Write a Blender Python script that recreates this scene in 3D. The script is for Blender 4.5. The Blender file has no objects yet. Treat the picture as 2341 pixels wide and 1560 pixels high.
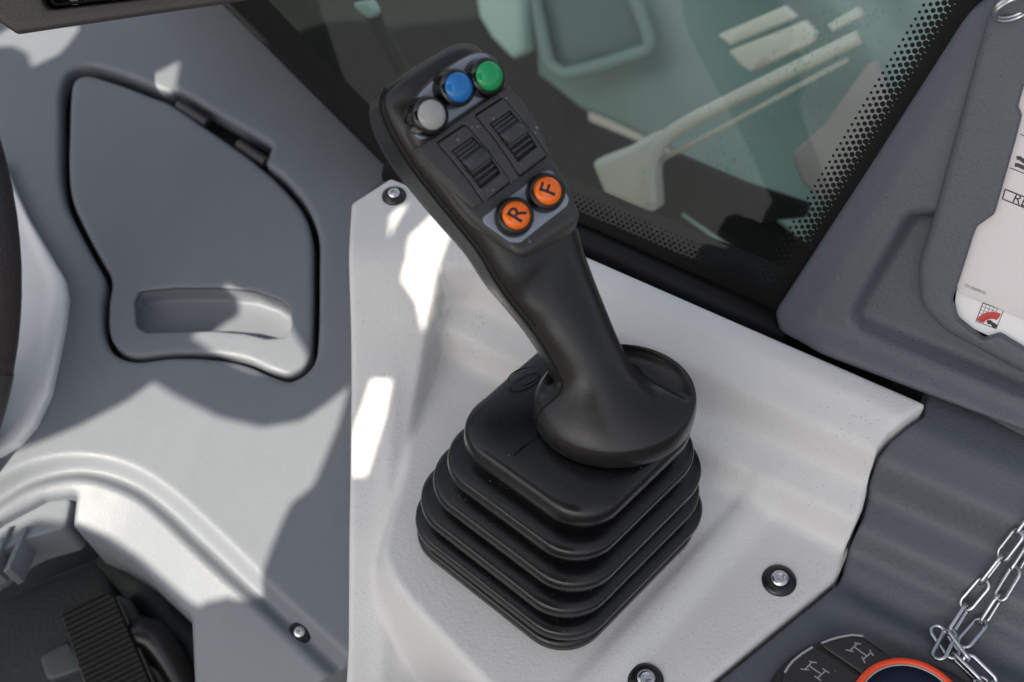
import bpy, bmesh, math, random
import numpy as np
from mathutils import Vector, Matrix
from mathutils.geometry import delaunay_2d_cdt
random.seed(7); RNG = np.random.default_rng(7)
sc = bpy.context.scene
COL = sc.collection
MM = 0.001

# ------------------------------------------------------------------ camera
PITCH = math.radians(54); LENS = 50.0; FPX = 2341*LENS/36; DIST = 650.0
CR = np.array([1, 0, 0.]); CB = np.array([0, -math.cos(PITCH), math.sin(PITCH)])
CU = np.array([0, math.sin(PITCH), math.cos(PITCH)]); CC = CB*DIST
cam = bpy.data.cameras.new('camera'); camo = bpy.data.objects.new('camera', cam); COL.objects.link(camo)
cam.lens = LENS; cam.sensor_width = 36; cam.clip_start = 0.02; cam.clip_end = 200
camo.location = Vector(CC*MM); camo.rotation_euler = (math.pi/2-PITCH, 0, 0)
cam.dof.use_dof = True; cam.dof.focus_distance = 0.55; cam.dof.aperture_fstop = 11
sc.camera = camo

# ------------------------------------------------------------------ light
SUN = np.array([-.41, -.55, .73]); SUN /= np.linalg.norm(SUN)
world = bpy.data.worlds.new('World'); sc.world = world; world.use_nodes = True
nt = world.node_tree; bg = nt.nodes['Background']
sky = nt.nodes.new('ShaderNodeTexSky'); sky.sky_type = 'NISHITA'; sky.sun_disc = False
sky.sun_elevation = math.asin(SUN[2]); sky.sun_rotation = math.atan2(SUN[0], SUN[1])
sky.dust_density = 4.0; sky.air_density = 1.0
hsv = nt.nodes.new('ShaderNodeHueSaturation'); hsv.inputs['Saturation'].default_value = 0.45
nt.links.new(sky.outputs[0], hsv.inputs['Color']); nt.links.new(hsv.outputs[0], bg.inputs['Color'])
bg.inputs['Strength'].default_value = 0.10
sl = bpy.data.lights.new('sun', 'SUN'); slo = bpy.data.objects.new('sun', sl); COL.objects.link(slo)
sl.energy = 4.4; sl.angle = math.radians(0.3); sl.color = (1, .915, .79)
slo.rotation_euler = Vector(SUN).to_track_quat('Z', 'Y').to_euler(); slo.location = Vector(SUN*3)
sc.view_settings.view_transform = 'Standard'; sc.view_settings.look = 'None'
sc.view_settings.gamma = 1; sc.view_settings.use_curve_mapping = False
sc.view_settings.exposure = 1.05

# ------------------------------------------------------------------ maths helpers (mm)
def ray(x, y): return CR*(x-1170.5)/FPX - CU*(y-780)/FPX - CB
def nrm(v): v = np.array(v, float); return v/np.linalg.norm(v)
class Frame:
    def __init__(s, o, u, v): s.o = np.array(o, float); s.u = nrm(u); v = np.array(v, float); v = v-s.u*(v@s.u); s.v = nrm(v); s.n = np.cross(s.u, s.v)
    def w(s, a, b, c=0): return s.o+s.u*a+s.v*b+s.n*c
    def wv(s, A, B, Z): return s.o+np.outer(A, s.u)+np.outer(B, s.v)+np.outer(Z, s.n)
    def px(s, x, y, c=0):
        d = ray(x, y); P = CC+d*(((s.o+s.n*c-CC)@s.n)/(d@s.n)); return (float((P-s.o)@s.u), float((P-s.o)@s.v))
    def loc(s, P): q = np.array(P)-s.o; return float(q@s.u), float(q@s.v), float(q@s.n)
    def up(s, c): f = Frame(s.o+s.n*c, s.u, s.v); return f
def at(x, y, z): d = ray(x, y); return CC+d*((z-CC[2])/d[2])
def dep(x, y, t): return CC+ray(x, y)*t
def cam_vec(v): return CR*v[0]+CU*v[1]+CB*v[2]
G = Frame((0, 0, 0), (1, 0, 0), (0, 1, 0))
def ss(x, a, b): t = np.clip((x-a)/(b-a), 0, 1); return t*t*(3-2*t)
def hit(fr, x, y, h, hi=120, lo=-120):
    d = ray(x, y); den = d@fr.n; cs = np.linspace(hi, lo, 240)
    P = CC+np.outer(((fr.o@fr.n+cs-CC@fr.n)/den), d)-fr.o; A, B = P@fr.u, P@fr.v
    g = cs-(h(A, B)+np.zeros(240)); m = np.where((g[1:] <= 0) & (g[:-1] > 0))[0]
    if len(m) == 0: return (float(A[-1]), float(B[-1]))
    i = m[0]; k = g[i]/(g[i]-g[i+1]); return (float(A[i]+(A[i+1]-A[i])*k), float(B[i]+(B[i+1]-B[i])*k))
def cr(pts, closed=True, step=1.0):
    P = np.array(pts, float); n = len(P); out = []
    m = n if closed else n-1
    for i in range(m):
        if closed: a, b, c, d = P[(i-1) % n], P[i], P[(i+1) % n], P[(i+2) % n]
        else: a, b, c, d = P[max(i-1, 0)], P[i], P[i+1], P[min(i+2, n-1)]
        L = np.linalg.norm(c-b); k = max(1, int(L/step))
        # centripetal-ish tangents keep uneven spacing from looping
        t1 = (c-a); t1 = t1/max(np.linalg.norm(t1), 1e-9)*L; t2 = (d-b); t2 = t2/max(np.linalg.norm(t2), 1e-9)*L
        for j in range(k):
            t = j/k; h1 = 2*t**3-3*t**2+1; h2 = t**3-2*t**2+t; h3 = -2*t**3+3*t**2; h4 = t**3-t**2
            out.append(h1*b+h2*t1+h3*c+h4*t2)
    if not closed: out.append(P[-1])
    return np.array(out)
def rnd(pts, r, seg=5):
    """polygon with filleted corners; pts entries (a,b) or (a,b,r)"""
    n = len(pts); out = []
    for i in range(n):
        p = np.array(pts[i][:2], float); a = np.array(pts[i-1][:2], float); b = np.array(pts[(i+1) % n][:2], float)
        rr = pts[i][2] if len(pts[i]) > 2 else r
        la, lb = np.linalg.norm(a-p), np.linalg.norm(b-p); ua, ub = (a-p)/la, (b-p)/lb
        ang = math.acos(max(-1, min(1, ua@ub))); 
        if rr < 1e-6 or ang > 3.1: out.append(p); continue
        t = min(rr/math.tan(ang/2), la*.48, lb*.48)
        for k in range(seg+1):
            s = k/seg; out.append((1-s)**2*(p+ua*t)+2*s*(1-s)*p+s*s*(p+ub*t))
    return np.array(out)
def densify(P, step):
    out = []
    for i in range(len(P)):
        a, b = P[i], P[(i+1) % len(P)]; k = max(1, int(math.ceil(np.linalg.norm(b-a)/step)))
        for j in range(k): out.append(a+(b-a)*j/k)
    return np.array(out)
def dedupe(P, eps=1e-3):
    out = [P[0]]
    for p in P[1:]:
        if np.linalg.norm(p-out[-1]) > eps: out.append(p)
    if np.linalg.norm(out[0]-out[-1]) < eps: out.pop()
    return np.array(out)
def area(P): x, y = P[:, 0], P[:, 1]; return .5*np.sum(x*np.roll(y, -1)-np.roll(x, -1)*y)
def pip(P, Q):
    x, y = Q[:, 0], Q[:, 1]; ins = np.zeros(len(Q), bool)
    for i in range(len(P)):
        x1, y1 = P[i-1]; x2, y2 = P[i]
        c = (y1 > y) != (y2 > y)
        with np.errstate(divide='ignore', invalid='ignore'): ins ^= c & (x < (x2-x1)*(y-y1)/(y2-y1+1e-30)+x1)
    return ins
def segd(Q, A, B):
    best = np.full(len(Q), 1e9); sg = np.ones(len(Q))
    for a, b in zip(A, B):
        d = b-a; L = d@d
        if L < 1e-12: continue
        r = Q-a; t = np.clip((r@d)/L, 0, 1); e = r-np.outer(t, d); D = np.hypot(e[:, 0], e[:, 1])
        m = D < best; best[m] = D[m]; c = d[0]*r[:, 1]-d[1]*r[:, 0]; sg[m] = np.sign(c[m])
    return best, sg
def line_sd(path, A, B):
    """signed distance to an open polyline: positive on its right side"""
    P = np.array(path); d, s = segd(np.stack([A, B], 1), P[:-1], P[1:]); return -d*s

# ------------------------------------------------------------------ object helpers
ORG = {}
def link(o, parent=None):
    COL.objects.link(o)
    if parent is not None: o.parent = parent
    return o
def thing(name, label, cat, org, group=None):
    o = bpy.data.objects.new(name, None); o.empty_display_size = .02; COL.objects.link(o); o.location = Vector(np.array(org, float)*MM)
    o['label'] = label; o['category'] = cat
    if group: o['group'] = group
    ORG[o] = np.array(org, float); return o
def root_of(p):
    while p is not None and p not in ORG: p = p.parent
    return ORG[p] if p is not None else np.zeros(3)
def mk(name, V, F, mat, parent=None, smooth=True, sharp=None, label=None):
    V = np.array(V, float)
    me = bpy.data.meshes.new(name); me.from_pydata([tuple(v) for v in (V-root_of(parent))*MM], [], [tuple(f) for f in F]); me.update()
    if mat: me.materials.append(mat)
    me.polygons.foreach_set('use_smooth', [smooth]*len(me.polygons))
    if sharp is not None:
        bm = bmesh.new(); bm.from_mesh(me)
        for e in bm.edges:
            if len(e.link_faces) == 2 and e.calc_face_angle(0) > math.radians(sharp): e.smooth = False
        bm.to_mesh(me); bm.free()
    o = bpy.data.objects.new(name, me); link(o, parent)
    if label: o['label'] = label
    return o
def tag(o, label=None, cat=None, group=None, kind=None):
    for k, v in (('label', label), ('category', cat), ('group', group), ('kind', kind)):
        if v: o[k] = v
    return o
def merge(parts):
    V, F, n = [], [], 0
    for v, f in parts:
        v = np.array(v); V.append(v); F += [tuple(i+n for i in q) for q in f]; n += len(v)
    return np.concatenate(V), F
def field_vf(fr, outline, h, res, holes=(), er=1.0, skirt=8, hole_skirt=None, hole_er=None, extra=None):
    O = dedupe(np.array(outline, float)); O = O if area(O) > 0 else O[::-1]; O = dedupe(densify(O, res))
    HS = []
    for q in holes:
        q = dedupe(np.array(q, float)); q = q if area(q) > 0 else q[::-1]; HS.append(dedupe(densify(q, res)))
    loops = [O]+HS; ers = [er]+[er if hole_er is None else hole_er]*len(HS)
    def inside(Q):
        m = pip(O, Q)
        for q in HS: m &= ~pip(q, Q)
        return m
    segA = np.concatenate([L for L in loops]); segB = np.concatenate([np.roll(L, -1, 0) for L in loops])
    pts = [L for L in loops]
    for li, L in enumerate(loops):
        e = ers[li]
        if e <= 0: continue
        t = np.roll(L, -1, 0)-np.roll(L, 1, 0); t /= np.maximum(np.linalg.norm(t, axis=1), 1e-9)[:, None]
        nn = np.stack([-t[:, 1], t[:, 0]], 1)*(1 if li == 0 else -1)
        for k in (.1, .3, .62, 1.0):
            Q = L+nn*e*k; m = inside(Q); d, _ = segd(Q, segA, segB); pts.append(Q[m & (d > e*k*.9)])
    lo, hi = O.min(0), O.max(0)
    xs = np.arange(lo[0], hi[0], res); ys = np.arange(lo[1], hi[1], res*.87)
    X, Y = np.meshgrid(xs, ys); X = X+(np.arange(len(ys)) % 2)[:, None]*res*.5; Q = np.stack([X.ravel(), Y.ravel()], 1)
    Q += RNG.normal(0, res*.02, Q.shape)
    Q = Q[inside(Q)]; d, _ = segd(Q, segA, segB); pts.append(Q[d > max(max(ers)*1.05+res*.25, res*.4)])
    if extra is not None: pts.append(np.array(extra))
    edges, n = [], 0
    for L in loops: edges += [(n+i, n+(i+1) % len(L)) for i in range(len(L))]; n += len(L)
    allp = np.concatenate(pts)
    v2, e2, f2, *_ = delaunay_2d_cdt([Vector(p) for p in allp], edges, [], 0, 1e-5)
    V2 = np.array([(v.x, v.y) for v in v2]); F = [list(f) for f in f2]
    cen = np.array([V2[f].mean(0) for f in F]); ok = inside(cen); F = [f for f, k in zip(F, ok) if k]
    used = sorted({i for f in F for i in f}); mp = {u: i for i, u in enumerate(used)}; V2 = V2[used]; F = [[mp[i] for i in f] for f in F]
    Z = np.array(h(V2[:, 0], V2[:, 1]), float)+np.zeros(len(V2))
    for li, L in enumerate(loops):
        e = ers[li]
        if e > 0:
            d, _ = segd(V2, L, np.roll(L, -1, 0)); t = np.clip(1-d/e, 0, 1); Z -= e*(1-np.sqrt(np.maximum(0, 1-t*t)))
    # boundary edges -> skirts
    cnt = {}
    for f in F:
        for i in range(3):
            a, b = f[i], f[(i+1) % 3]; k = (min(a, b), max(a, b)); cnt.setdefault(k, []).append((a, b))
    bed = [v[0] for v in cnt.values() if len(v) == 1]
    dO, _ = segd(V2, O, np.roll(O, -1, 0))
    A, B = list(V2[:, 0]), list(V2[:, 1]); ZZ = list(Z); low = {}
    hs = skirt if hole_skirt is None else hole_skirt
    def lowv(i):
        if i not in low:
            s = skirt if dO[i] < 1e-2 else hs
            A.append(A[i]); B.append(B[i]); ZZ.append(ZZ[i]-s); low[i] = len(A)-1
        return low[i]
    for a, b in bed:
        s = skirt if dO[a] < 1e-2 else hs
        if s > 0: F.append([b, a, lowv(a), lowv(b)])
    return fr.wv(np.array(A), np.array(B), np.array(ZZ)), F
def flat(c=0.0): return lambda a, b: np.zeros_like(a)+c
def field(name, fr, outline, h, mat, parent=None, res=3.0, label=None, sharp=None, **k):
    V, F = field_vf(fr, outline, h, res, **k); return mk(name, V, F, mat, parent, sharp=sharp, label=label)
def loft_vf(rings, cap0=False, cap1=False, closed=True):
    n = len(rings[0]); V = np.concatenate([np.array(r) for r in rings]); F = []
    for i in range(len(rings)-1):
        for j in range(n if closed else n-1):
            k = (j+1) % n; F.append((i*n+j, i*n+k, (i+1)*n+k, (i+1)*n+j))
    if cap0: F.append(tuple(range(n))[::-1])
    if cap1: F.append(tuple(range((len(rings)-1)*n, len(rings)*n)))
    return V, F
def lathe_vf(fr, prof, seg=40, sx=1.0, sy=1.0, cap=True):
    a = np.arange(seg)*2*math.pi/seg
    return loft_vf([fr.wv(np.cos(a)*r*sx, np.sin(a)*r*sy, np.full(seg, z)) for r, z in prof], cap0=False, cap1=cap)
def tube_vf(P, r, seg=10, closed=False, cap=True):
    P = [np.array(p, float) for p in P]; n = len(P); R = r if hasattr(r, '__len__') else [r]*n; rings = []; up = None
    for i in range(n):
        if closed: t = nrm(P[(i+1) % n]-P[i-1])
        else: t = nrm(P[min(i+1, n-1)]-P[max(i-1, 0)])
        if up is None: up = nrm(np.cross(t, [.31, .2, .93]))
        up = nrm(up-t*(up@t)); s = np.cross(t, up)
        rings.append([P[i]+R[i]*(up*math.cos(q)+s*math.sin(q)) for q in np.arange(seg)*2*math.pi/seg])
    if closed: rings.append(rings[0])
    return loft_vf(rings, cap and not closed, cap and not closed)
def text_vf(fr, s, size, a, b, rot=0, lift=.1, bold=0):
    cu = bpy.data.curves.new('t', 'FONT'); cu.body = s; cu.size = 1; cu.align_x = 'CENTER'; cu.align_y = 'CENTER'; cu.offset = bold; cu.resolution_u = 4
    o = bpy.data.objects.new('t', cu); COL.objects.link(o); dg = bpy.context.evaluated_depsgraph_get(); dg.update()
    me = bpy.data.meshes.new_from_object(o.evaluated_get(dg)); V = np.array([v.co[:] for v in me.vertices])*size; F = [tuple(p.vertices) for p in me.polygons]
    bpy.data.objects.remove(o); bpy.data.curves.remove(cu); bpy.data.meshes.remove(me)
    c, t = math.cos(rot), math.sin(rot)
    return fr.wv(a+V[:, 0]*c-V[:, 1]*t, b+V[:, 0]*t+V[:, 1]*c, np.full(len(V), lift)), F
def strip_vf(fr, P, w, lift=.1):
    """flat stroke of width w along 2D polyline P"""
    P = np.array(P, float); L, R = [], []
    for i in range(len(P)):
        t = nrm(P[min(i+1, len(P)-1)]-P[max(i-1, 0)]); m = np.array([-t[1], t[0]])*w/2; L.append(P[i]+m); R.append(P[i]-m)
    V = np.array(R+L); n = len(P); return fr.wv(V[:, 0], V[:, 1], np.full(2*n, lift)), [(i, i+1, n+i+1, n+i) for i in range(n-1)]

# ------------------------------------------------------------------ materials
def mat(name, col, rough=.5, metal=0, grain=None, spec=.5, var=0, specks=None, coat=0, sheen=0, wear=None):
    m = bpy.data.materials.new(name); m.use_nodes = True; t = m.node_tree; b = t.nodes['Principled BSDF']; N = t.nodes.new; L = t.links.new
    b.inputs['Base Color'].default_value = (*col, 1); b.inputs['Roughness'].default_value = rough; b.inputs['Metallic'].default_value = metal
    b.inputs['Specular IOR Level'].default_value = spec; b.inputs['Coat Weight'].default_value = coat
    tc = N('ShaderNodeTexCoord')
    csock = None
    if var:
        n = N('ShaderNodeTexNoise'); n.inputs['Scale'].default_value = 45; n.inputs['Detail'].default_value = 5; L(tc.outputs['Object'], n.inputs['Vector'])
        mx = N('ShaderNodeMix'); mx.data_type = 'RGBA'; mx.inputs[6].default_value = (*[c*(1-var) for c in col], 1); mx.inputs[7].default_value = (*[min(1, c*(1+var)) for c in col], 1)
        L(n.outputs['Fac'], mx.inputs[0]); csock = mx.outputs[2]
        mr = N('ShaderNodeMapRange'); mr.inputs['To Min'].default_value = max(.03, rough-.07); mr.inputs['To Max'].default_value = rough+.09
        n2 = N('ShaderNodeTexNoise'); n2.inputs['Scale'].default_value = 110; n2.inputs['Detail'].default_value = 6; L(tc.outputs['Object'], n2.inputs['Vector'])
        L(n2.outputs['Fac'], mr.inputs['Value']); L(mr.outputs[0], b.inputs['Roughness'])
    if specks:
        scl, amt, scol = specks
        v = N('ShaderNodeTexVoronoi'); v.inputs['Scale'].default_value = scl; L(tc.outputs['Object'], v.inputs['Vector'])
        n3 = N('ShaderNodeTexNoise'); n3.inputs['Scale'].default_value = 28; L(tc.outputs['Object'], n3.inputs['Vector'])
        sep = N('ShaderNodeSeparateColor'); L(v.outputs['Color'], sep.inputs[0])
        a = N('ShaderNodeMath'); a.operation = 'MULTIPLY'; L(sep.outputs[0], a.inputs[0]); L(n3.outputs['Fac'], a.inputs[1])
        r = N('ShaderNodeMath'); r.operation = 'MULTIPLY'; r.inputs[1].default_value = amt; L(a.outputs[0], r.inputs[0])
        c = N('ShaderNodeMath'); c.operation = 'LESS_THAN'; L(v.outputs['Distance'], c.inputs[0]); L(r.outputs[0], c.inputs[1])
        th = N('ShaderNodeMath'); th.operation = 'GREATER_THAN'; th.inputs[1].default_value = .34; L(a.outputs[0], th.inputs[0])
        an = N('ShaderNodeMath'); an.operation = 'MULTIPLY'; L(c.outputs[0], an.inputs[0]); L(th.outputs[0], an.inputs[1])
        k = N('ShaderNodeMath'); k.operation = 'MULTIPLY'; k.inputs[1].default_value = .6; L(an.outputs[0], k.inputs[0])
        mx = N('ShaderNodeMix'); mx.data_type = 'RGBA'; L(k.outputs[0], mx.inputs[0])
        if csock: L(csock, mx.inputs[6])
        else: mx.inputs[6].default_value = (*col, 1)
        mx.inputs[7].default_value = (*scol, 1); csock = mx.outputs[2]
    if csock: L(csock, b.inputs['Base Color'])
    if grain:
        scl, dist = grain
        v = N('ShaderNodeTexVoronoi'); v.feature = 'SMOOTH_F1'; v.inputs['Scale'].default_value = scl; 
        n = N('ShaderNodeTexNoise'); n.inputs['Scale'].default_value = scl*.8; n.inputs['Detail'].default_value = 3
        L(tc.outputs['Object'], n.inputs['Vector']); 
        ad = N('ShaderNodeVectorMath'); ad.operation = 'MULTIPLY_ADD'; ad.inputs[1].default_value = (.6/scl,)*3; L(n.outputs['Color'], ad.inputs[0]); L(tc.outputs['Object'], ad.inputs[2]); L(ad.outputs[0], v.inputs['Vector'])
        s = N('ShaderNodeMath'); s.operation = 'ADD'; L(v.outputs['Distance'], s.inputs[0]); L(n.outputs['Fac'], s.inputs[1])
        bu = N('ShaderNodeBump'); bu.inputs['Strength'].default_value = 1; bu.inputs['Distance'].default_value = dist*MM; L(s.outputs[0], bu.inputs['Height']); L(bu.outputs[0], b.inputs['Normal'])
    return m
M = {}
M['white'] = mat('light_grey_plastic', (.62, .61, .598), .46, grain=(800, .12), var=.06, specks=(620, .31, (.2, .18, .15)), spec=.4)
M['slate'] = mat('slate_plastic', (.150, .164, .182), .48, grain=(1000, .06), var=.07, spec=.42, specks=(420, .2, (.3, .29, .27)))
M['slate2'] = mat('dark_slate_plastic', (.080, .087, .104), .48, grain=(800, .15), var=.05, spec=.42, specks=(650, .40, (.02, .02, .02)))
M['trimwhite'] = mat('cool_white_plastic', (.66, .66, .665), .3, grain=(900, .05), var=.03)
M['rubber'] = mat('black_rubber', (.0045, .0045, .0052), .25, grain=(1600, .03), var=.1, spec=.5, specks=(420, .26, (.10, .095, .09)))
M['soft'] = mat('soft_touch_black', (.0115, .0105, .0108), .27, grain=(2600, .03), var=.12, spec=.45)
M['hard'] = mat('black_grained_plastic', (.043, .041, .040), .36, grain=(1500, .06), spec=.5, specks=(420, .33, (.3, .28, .26)))
M['roller'] = mat('black_smooth_plastic', (.040, .040, .042), .24, spec=.5)
M['gloss'] = mat('glossy_black', (.006, .006, .006), .06, spec=.6)
M['satin'] = mat('satin_black', (.008, .008, .008), .28, spec=.5)
M['plate'] = mat('blue_grey_film', (.27, .30, .355), .36, grain=(2200, .02), spec=.5)
M['grey_cap'] = mat('grey_button_plastic', (.36, .36, .345), .07, spec=.6)
M['blue_cap'] = mat('blue_button_plastic', (.006, .165, .47), .07, spec=.6)
M['green_cap'] = mat('green_button_plastic', (.002, .32, .095), .07, spec=.6)
M['orange_cap'] = mat('orange_button_plastic', (.95, .16, .003), .07, spec=.6)
M['ink'] = mat('black_ink', (.006, .005, .008), .3)
M['black'] = mat('matt_black', (.006, .006, .006), .7, spec=.2)
M['seal'] = mat('black_seal_rubber', (.006, .006, .006), .55, spec=.25)
M['frit'] = mat('black_ceramic_print', (.006, .0055, .0055), .5, spec=.12)
M['brown'] = mat('dark_brown_plastic', (.036, .030, .027), .42, grain=(1400, .07), var=.08)
M['leather'] = mat('dark_leather_rim', (.030, .021, .021), .5, grain=(520, .30), var=.1)
M['steel'] = mat('zinc_steel', (.52, .53, .55), .24, metal=1, var=.12)
M['bolt'] = mat('bolt_steel', (.62, .62, .63), .25, metal=1)
M['hinge'] = mat('hinge_plastic', (.03, .026, .027), .4)
M['well'] = mat('footwell_plastic', (.016, .020, .0215), .55, grain=(500, .15), var=.1)
M['well2'] = mat('footwell_bracket', (.045, .055, .058), .5, var=.1)
M['pedal'] = mat('pedal_rubber', (.005, .0045, .004), .5, var=.15, spec=.3)
M['pedal_side'] = mat('pedal_metal', (.10, .085, .075), .5, metal=.3)
M['paper'] = mat('document_paper', (.66, .61, .61), .35, spec=.4)
M['paper2'] = mat('document_paper_white', (.74, .73, .73), .35, spec=.4)
M['red'] = mat('red_print', (.50, .03, .03), .4)
M['orange_ring'] = mat('orange_red_ring', (.80, .065, .012), .3)
M['navy'] = mat('navy_insert', (.010, .013, .03), .6, spec=.15)
M['mark'] = mat('pale_grey_print', (.30, .30, .31), .5)
M['pad'] = mat('keypad_rubber', (.0165, .0145, .014), .45, grain=(1200, .03), specks=(300, .3, (.2, .18, .17)))
M['screen'] = mat('dark_screen', (.004, .004, .005), .08)
M['mask'] = mat('sun_mask_grey', (.34, .34, .34), .8)  # grey of the added unseen panel that blocks and shapes the sun
M['body'] = mat('teal_grey_reflection', (.125, .19, .18), .45, var=.08)  # teal reflection tone set as base colour
M['dark_green'] = mat('dark_green_grey_reflection', (.006, .0075, .007), .8, var=.15, spec=.08)  # tone of the dark reflections, given as base colour
M['pale'] = mat('pale_green_reflection_clip', (.28, .38, .34), .4, var=.05)  # pale reflection tone, also the wiper clip's colour
M['cream'] = mat('cream_reflection', (.50, .48, .43), .35, var=.05)  # cream of the bright reflections, set as base colour
M['pink_grey'] = mat('pinkish_reflection', (.30, .27, .26), .8, var=.12)  # pinkish tone of a reflection, not a material out there
M['ground'] = mat('yard_ground', (.06, .06, .058), .9, var=.2)
def glass_mat():
    m = bpy.data.materials.new('tinted_windscreen_glass'); m.use_nodes = True; t = m.node_tree; N = t.nodes.new; L = t.links.new
    t.nodes.remove(t.nodes['Principled BSDF']); out = t.nodes['Material Output']
    tr = N('ShaderNodeBsdfTransparent'); tr.inputs[0].default_value = (.84, .94, .905, 1)
    gl = N('ShaderNodeBsdfGlossy'); gl.inputs['Roughness'].default_value = .015; fr = N('ShaderNodeFresnel'); fr.inputs['IOR'].default_value = 1.32
    mx = N('ShaderNodeMixShader'); L(fr.outputs[0], mx.inputs[0]); L(tr.outputs[0], mx.inputs[1]); L(gl.outputs[0], mx.inputs[2]); L(mx.outputs[0], out.inputs['Surface'])
    return m
M['glass'] = glass_mat()

# ================================================================== WHITE CONSOLE
NB = nrm((-.498, -.867, 0)); PB = at(1345, 585, 43.5)
ZS = np.array([(-40, 42.5), (7, 43.5), (11, 43.2), (14, 41.5), (27, 36), (31, 19.5), (34, 17.5), (46.5, 13), (50.5, 1.5), (54, -.5), (70, -1.2), (400, -1.2)], float)
def zback(a, b):
    s = (a-PB[0])*NB[0]+(b-PB[1])*NB[1]; z = 0
    for k in (-1.6, -.8, 0, .8, 1.6): z = z+np.interp(s+k, ZS[:, 0], ZS[:, 1])/5
    return z
YR = np.array([(-300, -80), (-150, -44), (-120, -29), (-90, -14), (-55, -2), (-30, 7), (-10, 18), (2, 29), (11, 39), (18, 43), (24, 43.5), (300, 43.5)], float)
def zramp(b):
    z = 0
    for k in (-4, -2, 0, 2, 4): z = z+np.interp(b+k, YR[:, 0], YR[:, 1])/5
    return z
PLAT = [at(*p)[:2] for p in ((1040, 640, 18), (1000, 780, 6), (958, 930, 2), (915, 1090, 1), (880, 1210, 0), (874, 1262, 0), (890, 1312, 0), (950, 1390, 0), (1110, 1560, 0), (1300, 1760, 0))]
PLATS = cr(PLAT, False, 4)
BC = np.array((18.3, -96.0))
def hcon(a, b):
    zb = zback(a, b); zl = zramp(b)
    d = line_sd(PLATS, a, b)                # positive on the joystick side? fixed below
    d = -d
    w = 2.5+ss(-b, 70, 165)*8
    t = ss(d, -w, 1.5)
    plat = np.maximum(zb, -1.2)
    z = zl*(1-t)+plat*t
    # shelf dominates at the back
    z = np.where(b > 5, np.maximum(z, zl*ss(b, 5, 12)), z)
    # low rim in front of the boot (rotated square)
    c, s = math.cos(math.radians(48)), math.sin(math.radians(48))
    x, y = a-BC[0], b-BC[1]; p = x*c+y*s; q = -x*s+y*c   # p right-back, q back-left
    fr = -q                                               # towards front right
    rim = 2.0*ss(fr, 47, 52)-5.0*ss(fr, 55, 66)
    z = z+rim*t*ss(60-zb, 40, 58)
    # soft vertical rib on the left flank
    z = z+1.3*np.exp(-((a+53-(b+60)*.02)/4.0)**2)*ss(-b, 15, 35)*(1-t)
    return z
con = thing('console_panel', 'light grey plastic console panel under the joystick', 'console panel', (18, -99, 0))
co_px = [(803, 462), (893, 404), (1345, 585), (1700, 740), (2100, 913), (2117, 922), (2112, 930), (2035, 987), (2008, 1022), (1992, 1075), (1983, 1125), (1974, 1160), (1955, 1200), (1940, 1235), (1930, 1270), (1924, 1298), (1912, 1320), (1880, 1348), (1620, 1560), (1480, 1680), (1330, 1800), (770, 1800), (796, 1480), (800, 1100)]
co = [hit(G, x, y, hcon) for x, y in co_px]
crn = {0: 4, 1: 3, 5: 3}
CO = rnd([(*p, crn.get(i, 6)) for i, p in enumerate(co)], 6)
field('panel_shell', G, CO, hcon, M['white'], con, res=2.2, er=2.6, skirt=75)
def screw(px, py, fr, parent, rw=7.2, rh=3.7, n_off=0):
    a, b = fr
    return
def bolt(fr, parent, rw=7.2, rh=3.8):
    w = mk('washer', *lathe_vf(fr, [(rw, -1.5), (rw, .3), (rw*.97, .8), (rw*.62, 2.3), (rw*.56, 2.2), (rw*.53, 1.2), (0.01, 1.2)], 40), M['satin'], parent, sharp=50)
    h = mk('bolt_head', *lathe_vf(fr, [(rh, .8), (rh, 2.0), (rh*.93, 2.7), (rh*.7, 3.3), (rh*.50, 3.5), (rh*.46, 3.4), (rh*.46, 2.2), (.01, 2.0)], 30), M['bolt'], w, sharp=50)
    pts = []
    for k in range(6):
        a = k*math.pi/3; pts.append(lathe_vf(Frame(fr.w(rh*.46*math.cos(a), rh*.46*math.sin(a), 2.2), fr.u, fr.v), [(rh*.1, 0), (rh*.1, 1.25), (.01, 1.3)], 8))
    mk('socket_lobes', *merge(pts), M['bolt'], h)
    return w
def con_frame(px, py, r=6):
    a, b = hit(G, px, py, hcon); A = np.array([a, a+r, a-r, a, a]); B = np.array([b, b, b, b+r, b-r]); z = hcon(A, B)
    return Frame((a, b, z[0]), (2*r, 0, z[1]-z[2]), (0, 2*r, z[3]-z[4]))
for p in ((1781, 1328), (1476, 1556)): bolt(con_frame(*p), con)
bolt(con_frame(901, 449), con, 5.6, 3.0)

# ================================================================== RIGHT SLATE CONSOLE
def hsl(a, b):
    s = (a-PB[0])*NB[0]+(b-PB[1])*NB[1]
    z = zback(a, b)-4.5
    k = ss(a, 118, 150)
    z = z+k*(2.2*np.sin((s-46)/22*2*math.pi)*ss(s, 50, 60)-.12*np.maximum(s-55, 0))
    return z
rc = thing('side_console', 'dark slate rippled side console right of the light grey panel', 'side console', (190, -120, 0))
gap = np.array((1.8*.63, -1.8*.77))
right_edge = [np.array(co[i])+gap for i in range(5, 22)]
ro = [np.array(hit(G, 2117, 905, hsl))+(2, 6)]+right_edge[1:]+[np.array((90, -330)), np.array((330, -330)), np.array((330, -150)), np.array(hit(G, 2420, 1035, hsl))]
field('console_shell', G, np.array(ro), hsl, M['slate2'], rc, res=2.6, er=1.6, skirt=45)

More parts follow.
